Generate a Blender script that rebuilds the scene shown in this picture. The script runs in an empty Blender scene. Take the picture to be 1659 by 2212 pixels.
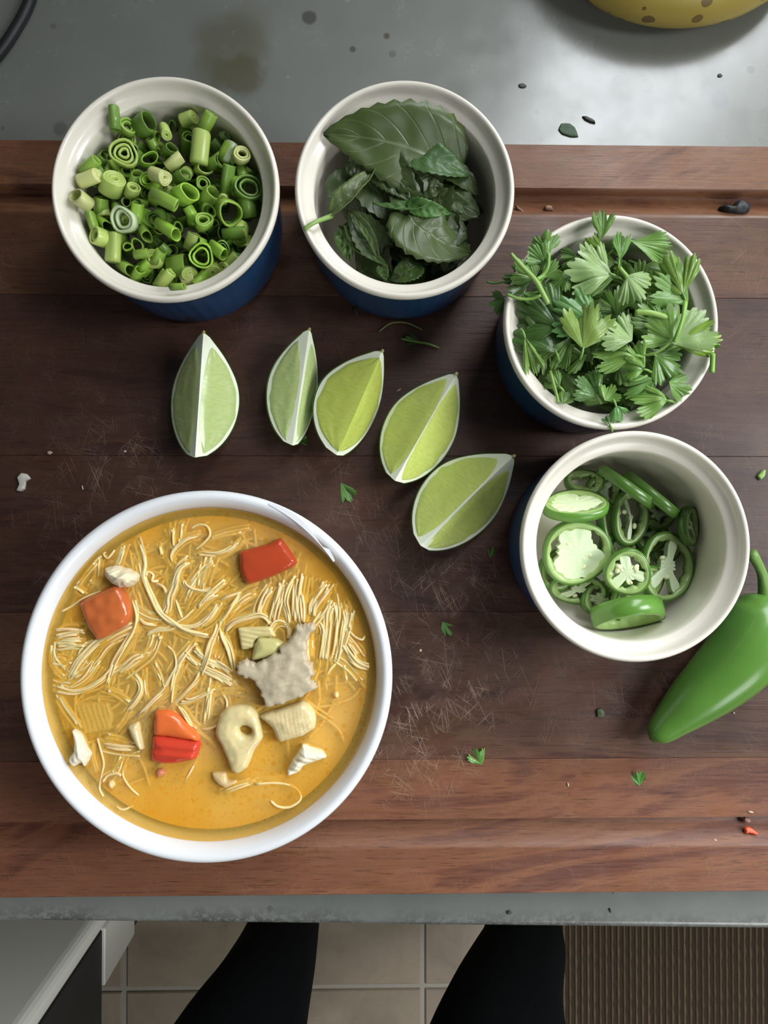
import bpy, bmesh, math, random
from mathutils import Vector, Matrix, Quaternion, noise as mn

# ------------------------------------------------------------------ camera, world, lights, exposure
sc = bpy.context.scene
COL = sc.collection
IW, IH, F, H = 1659, 2212, 1720.0, 0.406
NAD = (797.0, 1140.0)                     # where the plumb line meets the picture
camd = bpy.data.cameras.new('camera')
cam = bpy.data.objects.new('camera', camd); COL.objects.link(cam)
camd.sensor_fit = 'VERTICAL'; camd.sensor_height = 36; camd.lens = F / IH * 36
camd.clip_start = 0.01; camd.clip_end = 50
ncam = Vector(((NAD[0] - IW / 2) / F, -(NAD[1] - IH / 2) / F, -1)).normalized()
RQ = ncam.rotation_difference(Vector((0, 0, -1)))
cam.rotation_mode = 'QUATERNION'; cam.rotation_quaternion = RQ; cam.location = (0, 0, H)
sc.camera = cam

w = bpy.data.worlds.new('world'); sc.world = w; w.use_nodes = True
w.node_tree.nodes['Background'].inputs[0].default_value = (0.86, 0.94, 1.0, 1)
w.node_tree.nodes['Background'].inputs[1].default_value = 0.065

def area(name, loc, target, sx, sy, power, color):
    l = bpy.data.lights.new(name, 'AREA'); l.shape = 'RECTANGLE'; l.size = sx; l.size_y = sy
    l.energy = power; l.color = color
    o = bpy.data.objects.new(name, l); COL.objects.link(o); o.location = loc
    o.rotation_euler = (Vector(target) - Vector(loc)).to_track_quat('-Z', 'Y').to_euler()
    return o
# daylight falling in through the window in the wall behind the counter
area('window_light', (0.53, 0.84, 0.92), (0.50, -1.0, 0.40), 0.52, 1.40, 19.0, (0.93, 0.97, 1.0))
# the large window of the side wall, right of the view, which does most of the lighting
area('side_window_light', (1.02, 0.30, 0.92), (0.0, -0.05, 0.0), 0.95, 0.70, 30.5, (0.95, 0.98, 1.0))
# daylight from the rest of the kitchen behind the cook
area('room_window_light', (1.2, -1.7, 1.2), (0.0, -0.6, -0.4), 0.9, 0.9, 13.0, (0.98, 0.99, 1.0))
sc.view_settings.view_transform = 'Standard'; sc.view_settings.look = 'None'
sc.view_settings.exposure = 0.22; sc.view_settings.gamma = 1.0
sc.view_settings.use_curve_mapping = False

# ------------------------------------------------------------------ helpers
rnd = random.Random(11)
def W(px, py, z=0.0):
    d = RQ @ Vector(((px - IW / 2) / F, -(py - IH / 2) / F, -1))
    k = (z - H) / d.z
    return Vector((d.x * k, d.y * k, z))
def K(z): return (H - z) / F               # metres per pixel at height z
def lay(o, label=None, cat=None, group=None, kind=None):
    if label: o['label'] = label
    if cat: o['category'] = cat
    if group: o['group'] = group
    if kind: o['kind'] = kind
    return o
def new(name, verts, faces, m, parent=None, smooth=True, uv=None, mats=None):
    me = bpy.data.meshes.new(name); me.from_pydata([tuple(v) for v in verts], [], faces)
    for mm in (m if isinstance(m, (list, tuple)) else [m]): me.materials.append(mm)
    if mats:
        me.polygons.foreach_set('material_index', mats)
    me.polygons.foreach_set('use_smooth', [smooth] * len(me.polygons))
    if uv:
        l = me.uv_layers.new(name='UVMap')
        for lp in me.loops: l.data[lp.index].uv = uv[lp.vertex_index]
    me.update()
    o = bpy.data.objects.new(name, me); COL.objects.link(o)
    if parent: o.parent = parent
    return o
def empty(name, loc=(0, 0, 0), rz=0):
    o = bpy.data.objects.new(name, None); COL.objects.link(o); o.location = loc; o.rotation_euler = (0, 0, rz)
    o.empty_display_size = 0.01
    return o
def recenter(o, c=None):
    """put a mesh's origin at its own middle (x, y) and its lowest z"""
    vs = o.data.vertices
    if c is None:
        xs = [v.co.x for v in vs]; ys = [v.co.y for v in vs]; zs = [v.co.z for v in vs]
        c = Vector(((min(xs) + max(xs)) / 2, (min(ys) + max(ys)) / 2, min(zs)))
    o.data.transform(Matrix.Translation(-c)); o.location = c
    return o
def lathe(prof, n=96, close=False):
    V, Fc = [], []
    for (r, z) in prof:
        for i in range(n):
            a = 2 * math.pi * i / n; V.append((r * math.cos(a), r * math.sin(a), z))
    for j in range(len(prof) - 1):
        for i in range(n):
            Fc.append((j * n + i, j * n + (i + 1) % n, (j + 1) * n + (i + 1) % n, (j + 1) * n + i))
    if close:
        Fc.append(tuple(range(n))[::-1]); k = (len(prof) - 1) * n; Fc.append(tuple(k + i for i in range(n)))
    return V, Fc
def cat_rom(P, sub):
    if len(P) < 3: 
        return [P[0].lerp(P[-1], i / sub) for i in range(sub + 1)]
    Q = [P[0] * 2 - P[1]] + list(P) + [P[-1] * 2 - P[-2]]; out = []
    for i in range(1, len(Q) - 2):
        a, b, c, d = Q[i - 1:i + 3]
        for s in range(sub):
            t = s / sub
            out.append(0.5 * ((2 * b) + (c - a) * t + (2 * a - 5 * b + 4 * c - d) * t * t + (3 * b - a - 3 * c + d) * t ** 3))
    out.append(Q[-2]); return out
def tube(P, R, n=8, sub=5, flat=1.0, cap=True):
    P = [Vector(p) for p in P]; pts = cat_rom(P, sub); m = len(pts)
    if not isinstance(R, (list, tuple)): R = [R] * len(P)
    V, Fc, nrm = [], [], None
    for i, p in enumerate(pts):
        t = (pts[min(i + 1, m - 1)] - pts[max(i - 1, 0)])
        t = t.normalized() if t.length > 1e-9 else Vector((1, 0, 0))
        if nrm is None: nrm = Vector((0, 0, 1)) if abs(t.z) < 0.9 else Vector((1, 0, 0))
        nrm = (nrm - t * nrm.dot(t)).normalized(); b = t.cross(nrm)
        u = i / (m - 1) * (len(R) - 1); k = min(int(u), len(R) - 2) if len(R) > 1 else 0
        s = u - k; s = s * s * (3 - 2 * s) if len(R) > 3 else s
        r = R[k] * (1 - s) + R[min(k + 1, len(R) - 1)] * s
        if len(R) > 3:
            s0 = u - k; a0, b0, c0, d0 = R[max(k - 1, 0)], R[k], R[min(k + 1, len(R) - 1)], R[min(k + 2, len(R) - 1)]
            r = max(.2 * b0, .5 * (2 * b0 + (c0 - a0) * s0 + (2 * a0 - 5 * b0 + 4 * c0 - d0) * s0 * s0 + (3 * b0 - a0 - 3 * c0 + d0) * s0 ** 3))
        for j in range(n):
            a = 2 * math.pi * j / n; V.append(p + nrm * (math.sin(a) * r * flat) + b * (math.cos(a) * r))
    for i in range(m - 1):
        for j in range(n):
            Fc.append((i * n + j, i * n + (j + 1) % n, (i + 1) * n + (j + 1) % n, (i + 1) * n + j))
    if cap: Fc.append(tuple(range(n))[::-1]); Fc.append(tuple((m - 1) * n + j for j in range(n)))
    return V, Fc
def merge(parts):
    V, Fc = [], []
    for v, f in parts:
        k = len(V); V += list(v); Fc += [tuple(i + k for i in q) for q in f]
    return V, Fc
def box(x0, x1, y0, y1, z0, z1, b=0.0):
    """a box with its upper edges chamfered by b"""
    V = [(x0, y0, z0), (x1, y0, z0), (x1, y1, z0), (x0, y1, z0), (x0, y0, z1 - b), (x1, y0, z1 - b), (x1, y1, z1 - b), (x0, y1, z1 - b)]
    Fc = [(3, 2, 1, 0), (0, 1, 5, 4), (1, 2, 6, 5), (2, 3, 7, 6), (3, 0, 4, 7)]
    if b:
        V += [(x0 + b, y0 + b, z1), (x1 - b, y0 + b, z1), (x1 - b, y1 - b, z1), (x0 + b, y1 - b, z1)]
        Fc += [(4, 5, 9, 8), (5, 6, 10, 9), (6, 7, 11, 10), (7, 4, 8, 11), (8, 9, 10, 11)]
    else: Fc.append((4, 5, 6, 7))
    return V, Fc
def bevel(o, wd, seg=3):
    m = o.modifiers.new('bevel', 'BEVEL'); m.width = wd; m.segments = seg; m.limit_method = 'ANGLE'; return o

SECT = ['right side', 'upper right', 'upper side', 'upper left', 'left side', 'lower left', 'lower side', 'lower right']
def sector(p, c, r0):
    d = p.xy - c.xy
    return 'middle' if d.length < r0 else SECT[int((math.degrees(math.atan2(d.y, d.x)) + 382.5) % 360 // 45)]
# ------------------------------------------------------------------ materials
class NT:
    def __init__(s, name):
        s.m = bpy.data.materials.new(name); s.m.use_nodes = True; s.t = s.m.node_tree; s.n = s.t.nodes
        s.p = s.n['Principled BSDF']; s.out = s.n['Material Output']
    def add(s, typ, **kw):
        nd = s.n.new(typ)
        for k, v in kw.items():
            if hasattr(nd, k) and k not in ('inputs',): setattr(nd, k, v)
            else: nd.inputs[k].default_value = v
        return nd
    def link(s, a, b): s.t.links.new(a, b)
    def math(s, op, a, b=None, c=None, clamp=False):
        nd = s.n.new('ShaderNodeMath'); nd.operation = op; nd.use_clamp = clamp
        for i, v in enumerate((a, b, c)):
            if v is None: continue
            if hasattr(v, 'links'): s.link(v, nd.inputs[i])
            else: nd.inputs[i].default_value = v
        return nd.outputs[0]
    def mix(s, f, a, b, mode='MIX'):
        nd = s.n.new('ShaderNodeMix'); nd.data_type = 'RGBA'; nd.blend_type = mode
        for i, v in ((0, f), (6, a), (7, b)):
            if hasattr(v, 'links'): s.link(v, nd.inputs[i])
            elif i: nd.inputs[i].default_value = (*v[:3], 1)
            else: nd.inputs[0].default_value = v
        return nd.outputs[2]
    def noise(s, vec, scale, detail=3, rough=0.5, dist=0.0):
        nd = s.n.new('ShaderNodeTexNoise'); nd.inputs['Scale'].default_value = scale
        nd.inputs['Detail'].default_value = detail; nd.inputs['Roughness'].default_value = rough
        nd.inputs['Distortion'].default_value = dist
        if vec is not None: s.link(vec, nd.inputs['Vector'])
        return nd.outputs[0]
    def ramp(s, f, stops):
        nd = s.n.new('ShaderNodeValToRGB'); e = nd.color_ramp.elements
        while len(e) < len(stops): e.new(0.5)
        for q, (p, c) in zip(e, stops):
            q.position = p; q.color = (*c[:3], 1) if not isinstance(c, (int, float)) else (c, c, c, 1)
        s.link(f, nd.inputs[0]); return nd.outputs[0]
    def coord(s, which='Object', scale=None, rot=None, loc=None):
        if which == 'World': o = s.n.new('ShaderNodeNewGeometry').outputs['Position']
        else: o = s.n.new('ShaderNodeTexCoord').outputs[which]
        if scale or rot or loc:
            mp = s.n.new('ShaderNodeMapping'); s.link(o, mp.inputs[0])
            if scale: mp.inputs['Scale'].default_value = scale
            if rot: mp.inputs['Rotation'].default_value = rot
            if loc: mp.inputs['Location'].default_value = loc
            o = mp.outputs[0]
        return o
    def bump(s, h, strength=0.3, dist=0.001):
        nd = s.n.new('ShaderNodeBump'); nd.inputs['Strength'].default_value = strength
        nd.inputs['Distance'].default_value = dist; s.link(h, nd.inputs['Height']); s.link(nd.outputs[0], s.p.inputs['Normal'])
    def base(s, c):
        if hasattr(c, 'links'): s.link(c, s.p.inputs['Base Color'])
        else: s.p.inputs['Base Color'].default_value = (*c, 1)
    def set(s, rough=None, sss=None, rad=None, coat=None, trans=None, spec=None, ior=None, alpha=None):
        I = s.p.inputs
        if rough is not None: I['Roughness'].default_value = rough
        if sss: I['Subsurface Weight'].default_value = sss; I['Subsurface Scale'].default_value = rad or 0.002
        if coat: I['Coat Weight'].default_value = coat; I['Coat Roughness'].default_value = 0.08
        if trans: I['Transmission Weight'].default_value = trans
        if spec is not None: I['Specular IOR Level'].default_value = spec
        if alpha is not None: I['Alpha'].default_value = alpha
        return s
def plain(name, c, rough=0.5, var=0.12, scale=200, bump=0.0, tint=False, **kw):
    """colour with a little procedural variation; tint multiplies it with the object's own colour"""
    t = NT(name); co = t.coord('Object'); nz = t.noise(co, scale, 3)
    a = [x * (1 - var) for x in c]; b = [min(1, x * (1 + var)) for x in c]
    col = t.mix(nz, a, b)
    if tint:
        oi = t.n.new('ShaderNodeObjectInfo'); col = t.mix(1.0, col, oi.outputs['Color'], 'MULTIPLY')
    t.base(col); t.set(rough=rough, **kw)
    if bump: t.bump(nz, bump, 0.0006)
    return t.m
def translucent(t, col, f=0.25):
    tr = t.n.new('ShaderNodeBsdfTranslucent')
    if hasattr(col, 'links'): t.link(col, tr.inputs[0])
    else: tr.inputs[0].default_value = (*col, 1)
    mx = t.n.new('ShaderNodeMixShader'); mx.inputs[0].default_value = f
    t.link(t.p.outputs[0], mx.inputs[1]); t.link(tr.outputs[0], mx.inputs[2]); t.link(mx.outputs[0], t.out.inputs[0])

def m_wood():
    t = NT('walnut_wood')
    oi = t.n.new('ShaderNodeObjectInfo')
    co = t.n.new('ShaderNodeTexCoord').outputs['Object']
    va = t.n.new('ShaderNodeVectorMath'); va.operation = 'ADD'; t.link(co, va.inputs[0])
    cb = t.n.new('ShaderNodeCombineXYZ'); t.link(t.math('MULTIPLY', oi.outputs['Random'], 7.0), cb.inputs[0])
    t.link(t.math('MULTIPLY', oi.outputs['Random'], 3.0), cb.inputs[1]); t.link(cb.outputs[0], va.inputs[1])
    def mp(sx, sy, rz=0.0):
        m = t.n.new('ShaderNodeMapping'); t.link(va.outputs[0], m.inputs[0]); m.inputs['Scale'].default_value = (sx, sy, 20)
        m.inputs['Rotation'].default_value = (0, 0, rz); return m.outputs[0]
    big = t.noise(mp(5.0, 17, 0.05), 1.0, 4, 0.6, 2.2)
    ring = t.math('SINE', t.math('MULTIPLY', big, 42.0)); ring = t.math('MULTIPLY_ADD', ring, 0.5, 0.5)
    grain = t.noise(mp(28, 600, 0.06), 1.0, 4, 0.65)
    pore = t.noise(mp(90, 1500, 0.10), 1.0, 2, 0.6)
    c = t.ramp(big, [(0.25, (0.060, 0.024, 0.018)), (0.42, (0.150, 0.064, 0.040)), (0.52, (0.185, 0.088, 0.046)), (0.62, (0.115, 0.047, 0.034)), (0.78, (0.060, 0.026, 0.024))])
    c = t.mix(t.math('MULTIPLY', ring, 0.42), c, t.mix(1.0, c, (0.45, 0.42, 0.42), 'MULTIPLY'))
    c = t.mix(t.ramp(grain, [(0.35, 0.0), (0.7, 0.6)]), c, (0.185, 0.090, 0.055))
    c = t.mix(t.ramp(pore, [(0.25, 0.75), (0.42, 0.0)]), c, (0.022, 0.011, 0.009))
    # knife scratches, worn patches in the middle of the board
    wn = t.n.new('ShaderNodeNewGeometry').outputs['Position']
    def patch(px, py, r, a):
        p = W(px, py, 0); d = t.n.new('ShaderNodeVectorMath'); d.operation = 'DISTANCE'
        t.link(wn, d.inputs[0]); d.inputs[1].default_value = p
        q = t.math('SUBTRACT', 1.0, t.math('DIVIDE', d.outputs['Value'], r), clamp=True)
        return t.math('MULTIPLY', q, a)
    msk = 0.12
    for (px, py, r, a) in ((960, 1290, .05, 1.0), (900, 1600, .045, 1.1), (1000, 1480, .05, .7), (250, 1000, .05, .7), (820, 1130, .05, .55),
                           (1400, 1500, .05, .3), (160, 1180, .05, .6), (700, 1000, .04, .4)):
        msk = t.math('MAXIMUM', msk, patch(px, py, r, a))
    scr = None
    for (rz, sx, sy, th) in ((1.15, 9, 950, .66), (0.65, 11, 1100, .665), (-0.75, 10, 1000, .665), (-1.25, 8, 1150, .665), (1.45, 9, 900, .675), (0.2, 8, 1000, .67)):
        m0 = t.n.new('ShaderNodeMapping'); t.link(wn, m0.inputs[0]); m0.inputs['Rotation'].default_value = (0, 0, rz)
        m = t.n.new('ShaderNodeMapping'); t.link(m0.outputs[0], m.inputs[0])
        m.inputs['Scale'].default_value = (sx * 2.6, sy * 2.1, 1); m.inputs['Location'].default_value = (rz * 9, sy, 0)
        s = t.ramp(t.noise(m.outputs[0], 1.0, 1, 0.4, 0.15), [(th, 0.0), (th + 0.05, 1.0)])
        scr = s if scr is None else t.math('MAXIMUM', scr, s)
    brk = t.ramp(t.noise(wn, 90, 2), [(0.42, 0.0), (0.6, 1.0)])
    scr = t.math('MULTIPLY', t.math('MULTIPLY', scr, brk), t.math('MULTIPLY', msk, 1.1), clamp=True)
    haze = t.math('MULTIPLY', t.math('MULTIPLY', t.ramp(t.noise(wn, 60, 5, 0.7), [(0.5, 0.0), (0.75, 1.0)]), msk), 0.35)
    # the much used middle of the board, between the grooves, has gone dark, with shade added to the colour
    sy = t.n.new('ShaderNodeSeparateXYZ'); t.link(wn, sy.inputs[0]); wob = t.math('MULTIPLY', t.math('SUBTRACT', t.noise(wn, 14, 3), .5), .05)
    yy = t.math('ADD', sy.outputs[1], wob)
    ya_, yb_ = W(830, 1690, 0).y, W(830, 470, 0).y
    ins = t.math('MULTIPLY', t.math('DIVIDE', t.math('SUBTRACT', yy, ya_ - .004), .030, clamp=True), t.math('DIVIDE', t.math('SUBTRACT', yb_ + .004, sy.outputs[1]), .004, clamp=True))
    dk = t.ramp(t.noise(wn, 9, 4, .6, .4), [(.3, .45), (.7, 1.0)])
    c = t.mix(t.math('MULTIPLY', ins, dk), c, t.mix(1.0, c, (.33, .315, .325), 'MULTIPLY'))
    c = t.mix(haze, c, (0.21, 0.155, 0.115))
    c = t.mix(scr, c, (0.36, 0.25, 0.17))
    c = t.mix(1.0, c, oi.outputs['Color'], 'MULTIPLY')
    t.base(c); t.set(rough=0.42, spec=0.42)
    t.link(t.ramp(t.noise(wn, 35, 3), [(0.3, 0.32), (0.7, 0.52)]), t.p.inputs['Roughness'])
    h = t.math('SUBTRACT', t.math('MULTIPLY', grain, 0.6), t.math('MULTIPLY', scr, 0.6))
    t.bump(h, 0.35, 0.0006)
    return t.m
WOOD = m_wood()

def m_counter():
    t = NT('grey_sealed_concrete'); wn = t.coord('World')
    n1 = t.noise(wn, 7, 4, 0.55); n2 = t.noise(wn, 45, 4, 0.6); n3 = t.noise(wn, 420, 2)
    c = t.ramp(n1, [(0.3, (0.155, 0.168, 0.156)), (0.55, (0.198, 0.210, 0.192)), (0.8, (0.26, 0.268, 0.238))])
    c = t.mix(t.math('MULTIPLY', n2, 0.3), c, (0.30, 0.315, 0.29))
    vo = t.n.new('ShaderNodeTexVoronoi'); vo.inputs['Scale'].default_value = 75; t.link(wn, vo.inputs['Vector'])
    vc = t.n.new('ShaderNodeSeparateColor'); t.link(vo.outputs['Color'], vc.inputs[0])
    rad = t.math('MULTIPLY', t.math('SUBTRACT', vc.outputs[0], 0.80, clamp=True), 0.9)
    dot = t.math('GREATER_THAN', t.math('ADD', rad, t.math('MULTIPLY', t.math('SUBTRACT', n2, .5), .05)), vo.outputs['Distance'])
    c = t.mix(t.math('MULTIPLY', dot, 0.55), c, (0.09, 0.095, 0.075))
    def spot(px, py, r, soft, col, f, c):
        p = W(px, py, -0.03); d = t.n.new('ShaderNodeVectorMath'); d.operation = 'DISTANCE'
        t.link(wn, d.inputs[0]); d.inputs[1].default_value = p
        q = t.math('ADD', d.outputs['Value'], t.math('MULTIPLY', t.math('SUBTRACT', n2, 0.5), r * 1.6))
        q = t.math('MULTIPLY', t.math('SUBTRACT', 1.0, t.math('SMOOTH_MIN', 1.0, t.math('DIVIDE', t.math('SUBTRACT', q, r), soft, clamp=True), 0.1), clamp=True), f)
        return t.mix(q, c, col)
    for a in ((500, 105, .012, .012, (.13, .125, .085), .75), (515, 160, .010, .006, (.10, .09, .05), .75), (530, 60, .008, .01, (.14, .14, .09), .5), (455, 150, .006, .008, (.12, .12, .08), .5),
              (668, 38, .0032, .0015, (.05, .055, .045), .8), (1335, 175, .0025, .001, (.13, .15, .13), .8), (1396, 185, .003, .001, (.15, .15, .13), .7),
              (1555, 215, .004, .002, (.15, .17, .18), .7), (130, 278, .003, .002, (.10, .10, .085), .7), (762, 106, .001, .001, (.08, .08, .06), .9), (835, 78, .0012, .001, (.08, .07, .04), .9)):
        c = spot(*a, c)
    # grime and chips along the front edge
    sp = t.n.new('ShaderNodeSeparateXYZ'); t.link(t.coord('Object'), sp.inputs[0])
    e = t.math('MULTIPLY', t.math('ADD', sp.outputs[1], 0.0), 1.0)
    e = t.math('SUBTRACT', 1.0, t.math('DIVIDE', e, 0.011), clamp=True)
    g = t.math('MULTIPLY', e, t.ramp(t.noise(wn, 260, 5, 0.75), [(0.44, 0.0), (0.53, 1.0)]))
    g = t.math('MULTIPLY', g, t.ramp(t.noise(wn, 16, 2), [(0.38, 0.15), (0.6, 1.0)]))
    c = t.mix(t.math('MULTIPLY', g, 0.85), c, (0.055, 0.055, 0.045))
    t.base(c); t.set(rough=0.36, spec=0.9)
    t.link(t.ramp(n2, [(0.3, 0.17), (0.7, 0.30)]), t.p.inputs['Roughness'])
    t.bump(t.math('ADD', n2, t.math('MULTIPLY', n3, 0.10)), 0.10, 0.0006)
    return t.m
COUNTER = m_counter()

def m_leaf(name, ca, cb, vein, rough=0.38, tr=0.22, nv=7.0, slant=2.2, vs=.6):
    t = NT(name); uv = t.n.new('ShaderNodeTexCoord').outputs['UV']; sp = t.n.new('ShaderNodeSeparateXYZ'); t.link(uv, sp.inputs[0])
    s = t.math('ABSOLUTE', t.math('SUBTRACT', sp.outputs[0], 0.5)); v = sp.outputs[1]
    co = t.coord('Object'); nz = t.noise(co, 120, 3)
    col = t.mix(nz, ca, cb)
    fr = t.math('ABSOLUTE', t.math('SUBTRACT', t.math('FRACT', t.math('MULTIPLY', t.math('SUBTRACT', v, t.math('MULTIPLY', s, slant / nv * 1.6)), nv)), 0.5))
    vn = t.math('SUBTRACT', 1.0, t.math('MULTIPLY', fr, 14.0), clamp=True)
    mid = t.math('SUBTRACT', 1.0, t.math('MULTIPLY', s, 38.0), clamp=True)
    al = t.math('MAXIMUM', t.math('MULTIPLY', vn, 0.55), mid)
    col = t.mix(t.math('MULTIPLY', al, vs), col, vein)
    oi = t.n.new('ShaderNodeObjectInfo'); col = t.mix(1.0, col, oi.outputs['Color'], 'MULTIPLY')
    t.base(col); t.set(rough=rough, spec=0.5)
    t.bump(t.math('ADD', t.math('MULTIPLY', al, -vs * 1.6), t.math('MULTIPLY', nz, 0.5)), 0.35, 0.0008)
    translucent(t, col, tr)
    return t.m
BASIL = m_leaf('basil_leaf_green', (0.056, 0.094, 0.027), (0.088, 0.132, 0.038), (0.19, 0.25, 0.12), 0.36, 0.18, 6.0, 2.6)
CILA = m_leaf('cilantro_leaf_green', (0.115, 0.225, 0.045), (0.215, 0.355, 0.085), (0.36, 0.48, 0.20), 0.27, 0.2, 3.0, 1.0, .16)
STEM = plain('herb_stem_green', (0.22, 0.36, 0.09), 0.4, tint=True)

def m_broth(alpha, name):
    t = NT(name); wn = t.coord('World')
    n1 = t.noise(wn, 22, 3, 0.5, 0.5); n2 = t.noise(wn, 140, 3)
    c = t.ramp(n1, [(0.30, (0.86, 0.52, 0.07)), (0.5, (0.88, 0.60, 0.13)), (0.7, (0.89, 0.66, 0.24))])
    def cen(px, py, r0, r1):
        d = t.n.new('ShaderNodeVectorMath'); d.operation = 'DISTANCE'; t.link(wn, d.inputs[0]); d.inputs[1].default_value = W(px, py, ZB)
        return t.math('DIVIDE', t.math('SUBTRACT', d.outputs['Value'], r0), r1 - r0, clamp=True)
    rim = cen(451, 1455, 0.058, 0.072)          # orange oil gathers along the rim
    c = t.mix(t.math('MULTIPLY', rim, 0.75), c, (0.80, 0.39, 0.020))
    # oil droplets of two sizes
    for (sc_, lim, amt) in ((300, 0.38, 0.62), (620, 0.40, 0.6)):
        vo = t.n.new('ShaderNodeTexVoronoi'); vo.inputs['Scale'].default_value = sc_; t.link(wn, vo.inputs['Vector'])
        vc = t.n.new('ShaderNodeSeparateColor'); t.link(vo.outputs['Color'], vc.inputs[0])
        rr = t.math('MULTIPLY', vc.outputs[0], lim)
        q = t.math('LESS_THAN', vo.outputs['Distance'], rr)
        c = t.mix(t.math('MULTIPLY', q, amt), c, (0.80, 0.40, 0.030))
    t.base(c); t.set(rough=0.12, spec=0.5, sss=0.0)
    t.bump(n2, 0.05, 0.0006)
    if alpha < 1:
        tr = t.n.new('ShaderNodeBsdfTransparent'); tr.inputs[0].default_value = (1.0, 0.84, 0.50, 1)
        mx = t.n.new('ShaderNodeMixShader'); mx.inputs[0].default_value = alpha
        t.link(tr.outputs[0], mx.inputs[1]); t.link(t.p.outputs[0], mx.inputs[2]); t.link(mx.outputs[0], t.out.inputs[0])
    return t.m
ZRIM_BOWL = 0.075
ZB = 0.0680
BROTH = m_broth(0.38, 'creamy_orange_broth'); BROTH_DEEP = m_broth(1.0, 'creamy_orange_broth_below')

def glaze(name, c, rough=0.18, sp=0.5):
    t = NT(name); nz = t.noise(t.coord('Object'), 60, 2)
    t.base(t.mix(nz, [x * .97 for x in c], c)); t.set(rough=rough, spec=sp); t.bump(nz, 0.05, 0.001); return t.m
CREAM = glaze('cream_white_glaze', (0.80, 0.75, 0.65), 0.2)
BLUE = glaze('deep_blue_glaze', (0.010, 0.048, 0.125), 0.3)
WHITE = glaze('white_porcelain', (0.84, 0.86, 0.88), 0.22)
NOOD = plain('cooked_rice_noodle', (0.90, 0.66, 0.33), 0.2, 0.1, 300, sss=0.35, rad=0.002, tint=True)
PITH = plain('lime_pith', (0.80, 0.84, 0.66), 0.5, 0.05, 300, 0.15)
def m_rind():
    t = NT('lime_rind'); nz = t.noise(t.coord('Object'), 900, 3); n2 = t.noise(t.coord('Object'), 60, 2)
    t.base(t.mix(n2, (0.085, 0.20, 0.025), (0.17, 0.31, 0.045))); t.set(rough=0.35); t.bump(nz, 0.4, 0.0006); return t.m
RIND = m_rind()
def m_pulp():
    t = NT('lime_pulp'); uv = t.n.new('ShaderNodeTexCoord').outputs['UV']
    mp = t.n.new('ShaderNodeMapping'); t.link(uv, mp.inputs[0]); mp.inputs['Scale'].default_value = (3.0, 26, 1)
    v = t.noise(mp.outputs[0], 1.5, 2, 0.6, 0.4); n = t.noise(t.coord('Object'), 55, 2)
    c = t.ramp(v, [(0.25, (0.50, 0.58, 0.17)), (0.55, (0.57, 0.65, 0.24)), (0.85, (0.65, 0.72, 0.34))])
    c = t.mix(t.math('MULTIPLY', n, 0.35), c, (0.44, 0.52, 0.10))
    oi = t.n.new('ShaderNodeObjectInfo'); c = t.mix(1.0, c, oi.outputs['Color'], 'MULTIPLY')
    t.base(c); t.set(rough=0.22, sss=0.35, rad=0.004, spec=0.5); t.bump(v, 0.12, 0.0006); return t.m
PULP = m_pulp()
ONION = plain('scallion_green', (1, 1, 1), 0.3, 0.22, 160, 0.1, tint=True, sss=0.15, rad=0.0015)
J_SKIN = plain('chilli_skin', (0.080, 0.190, 0.030), 0.27, 0.25, 40, tint=True, coat=0.15)
J_FLESH = plain('chilli_flesh', (0.32, 0.46, 0.16), 0.28, 0.18, 260, 0.15, tint=True, sss=0.2, rad=0.0015)
J_PITH = plain('chilli_pith', (0.66, 0.78, 0.50), 0.42, 0.08, 300, 0.3, tint=True)
SEED = plain('chilli_seed', (0.78, 0.82, 0.48), 0.35, 0.06, 300, tint=True)
R_SKIN = plain('red_pepper_flesh', (0.62, 0.055, 0.018), 0.16, 0.15, 120, 0.12, tint=True, sss=0.2, rad=0.002)
CHICK = plain('cooked_chicken', (0.68, 0.62, 0.47), 0.42, 0.12, 320, 0.5, tint=True, sss=0.15, rad=0.0015)
LEEK = plain('cooked_leek', (0.74, 0.60, 0.29), 0.16, 0.08, 200, 0.1, tint=True, sss=0.3, rad=0.002)
CRUMB = plain('food_scrap', (0.5, 0.5, 0.5), 0.5, 0.15, 400, 0.3, tint=True)
CLOTH = plain('black_trouser_cloth', (0.0045, 0.0052, 0.0058), 1.0, 0.15, 500, 0.1, spec=0.1)
BLACK = plain('black_rubber', (0.010, 0.011, 0.012), 0.5, 0.1, 100)
APPL = plain('white_enamel', (0.85, 0.85, 0.76), 0.3, 0.03, 20)
SHOE = plain('dark_shoe', (0.02, 0.02, 0.022), 0.6)

# ------------------------------------------------------------------ large structure
ZF = -0.94                                # floor
# floor with square tiles; joints found from the photograph on the floor plane
gx0 = W(270, 2100, ZF).x; gx1 = W(913, 2100, ZF).x; TS = gx1 - gx0; gy = W(600, 2132, ZF).y
def m_tile():
    t = NT('stone_look_floor_tile'); oi = t.n.new('ShaderNodeObjectInfo'); wn = t.coord('World')
    n1 = t.noise(wn, 9, 5, 0.6, 0.6); n2 = t.noise(wn, 60, 4, 0.6)
    c = t.ramp(n1, [(0.3, (0.31, 0.245, 0.175)), (0.5, (0.42, 0.34, 0.245)), (0.72, (0.50, 0.41, 0.305))])
    c = t.mix(t.math('MULTIPLY', n2, 0.4), c, (0.30, 0.25, 0.20)); c = t.mix(1.0, c, oi.outputs['Color'], 'MULTIPLY')
    t.base(c); t.set(rough=0.45); t.bump(n2, 0.2, 0.002); return t.m
TILE = m_tile(); GROUT = plain('pale_grout', (0.46, 0.42, 0.35), 0.85, 0.1, 90, 0.2)
v, f = box(-1.9, 2.1, -2.4, 0.62, ZF - 0.06, ZF)
floor = lay(new('floor', v, f, GROUT, smooth=False), 'beige square tiled kitchen floor below the counter', kind='structure')
J = 0.0042
tile_me = None
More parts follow.
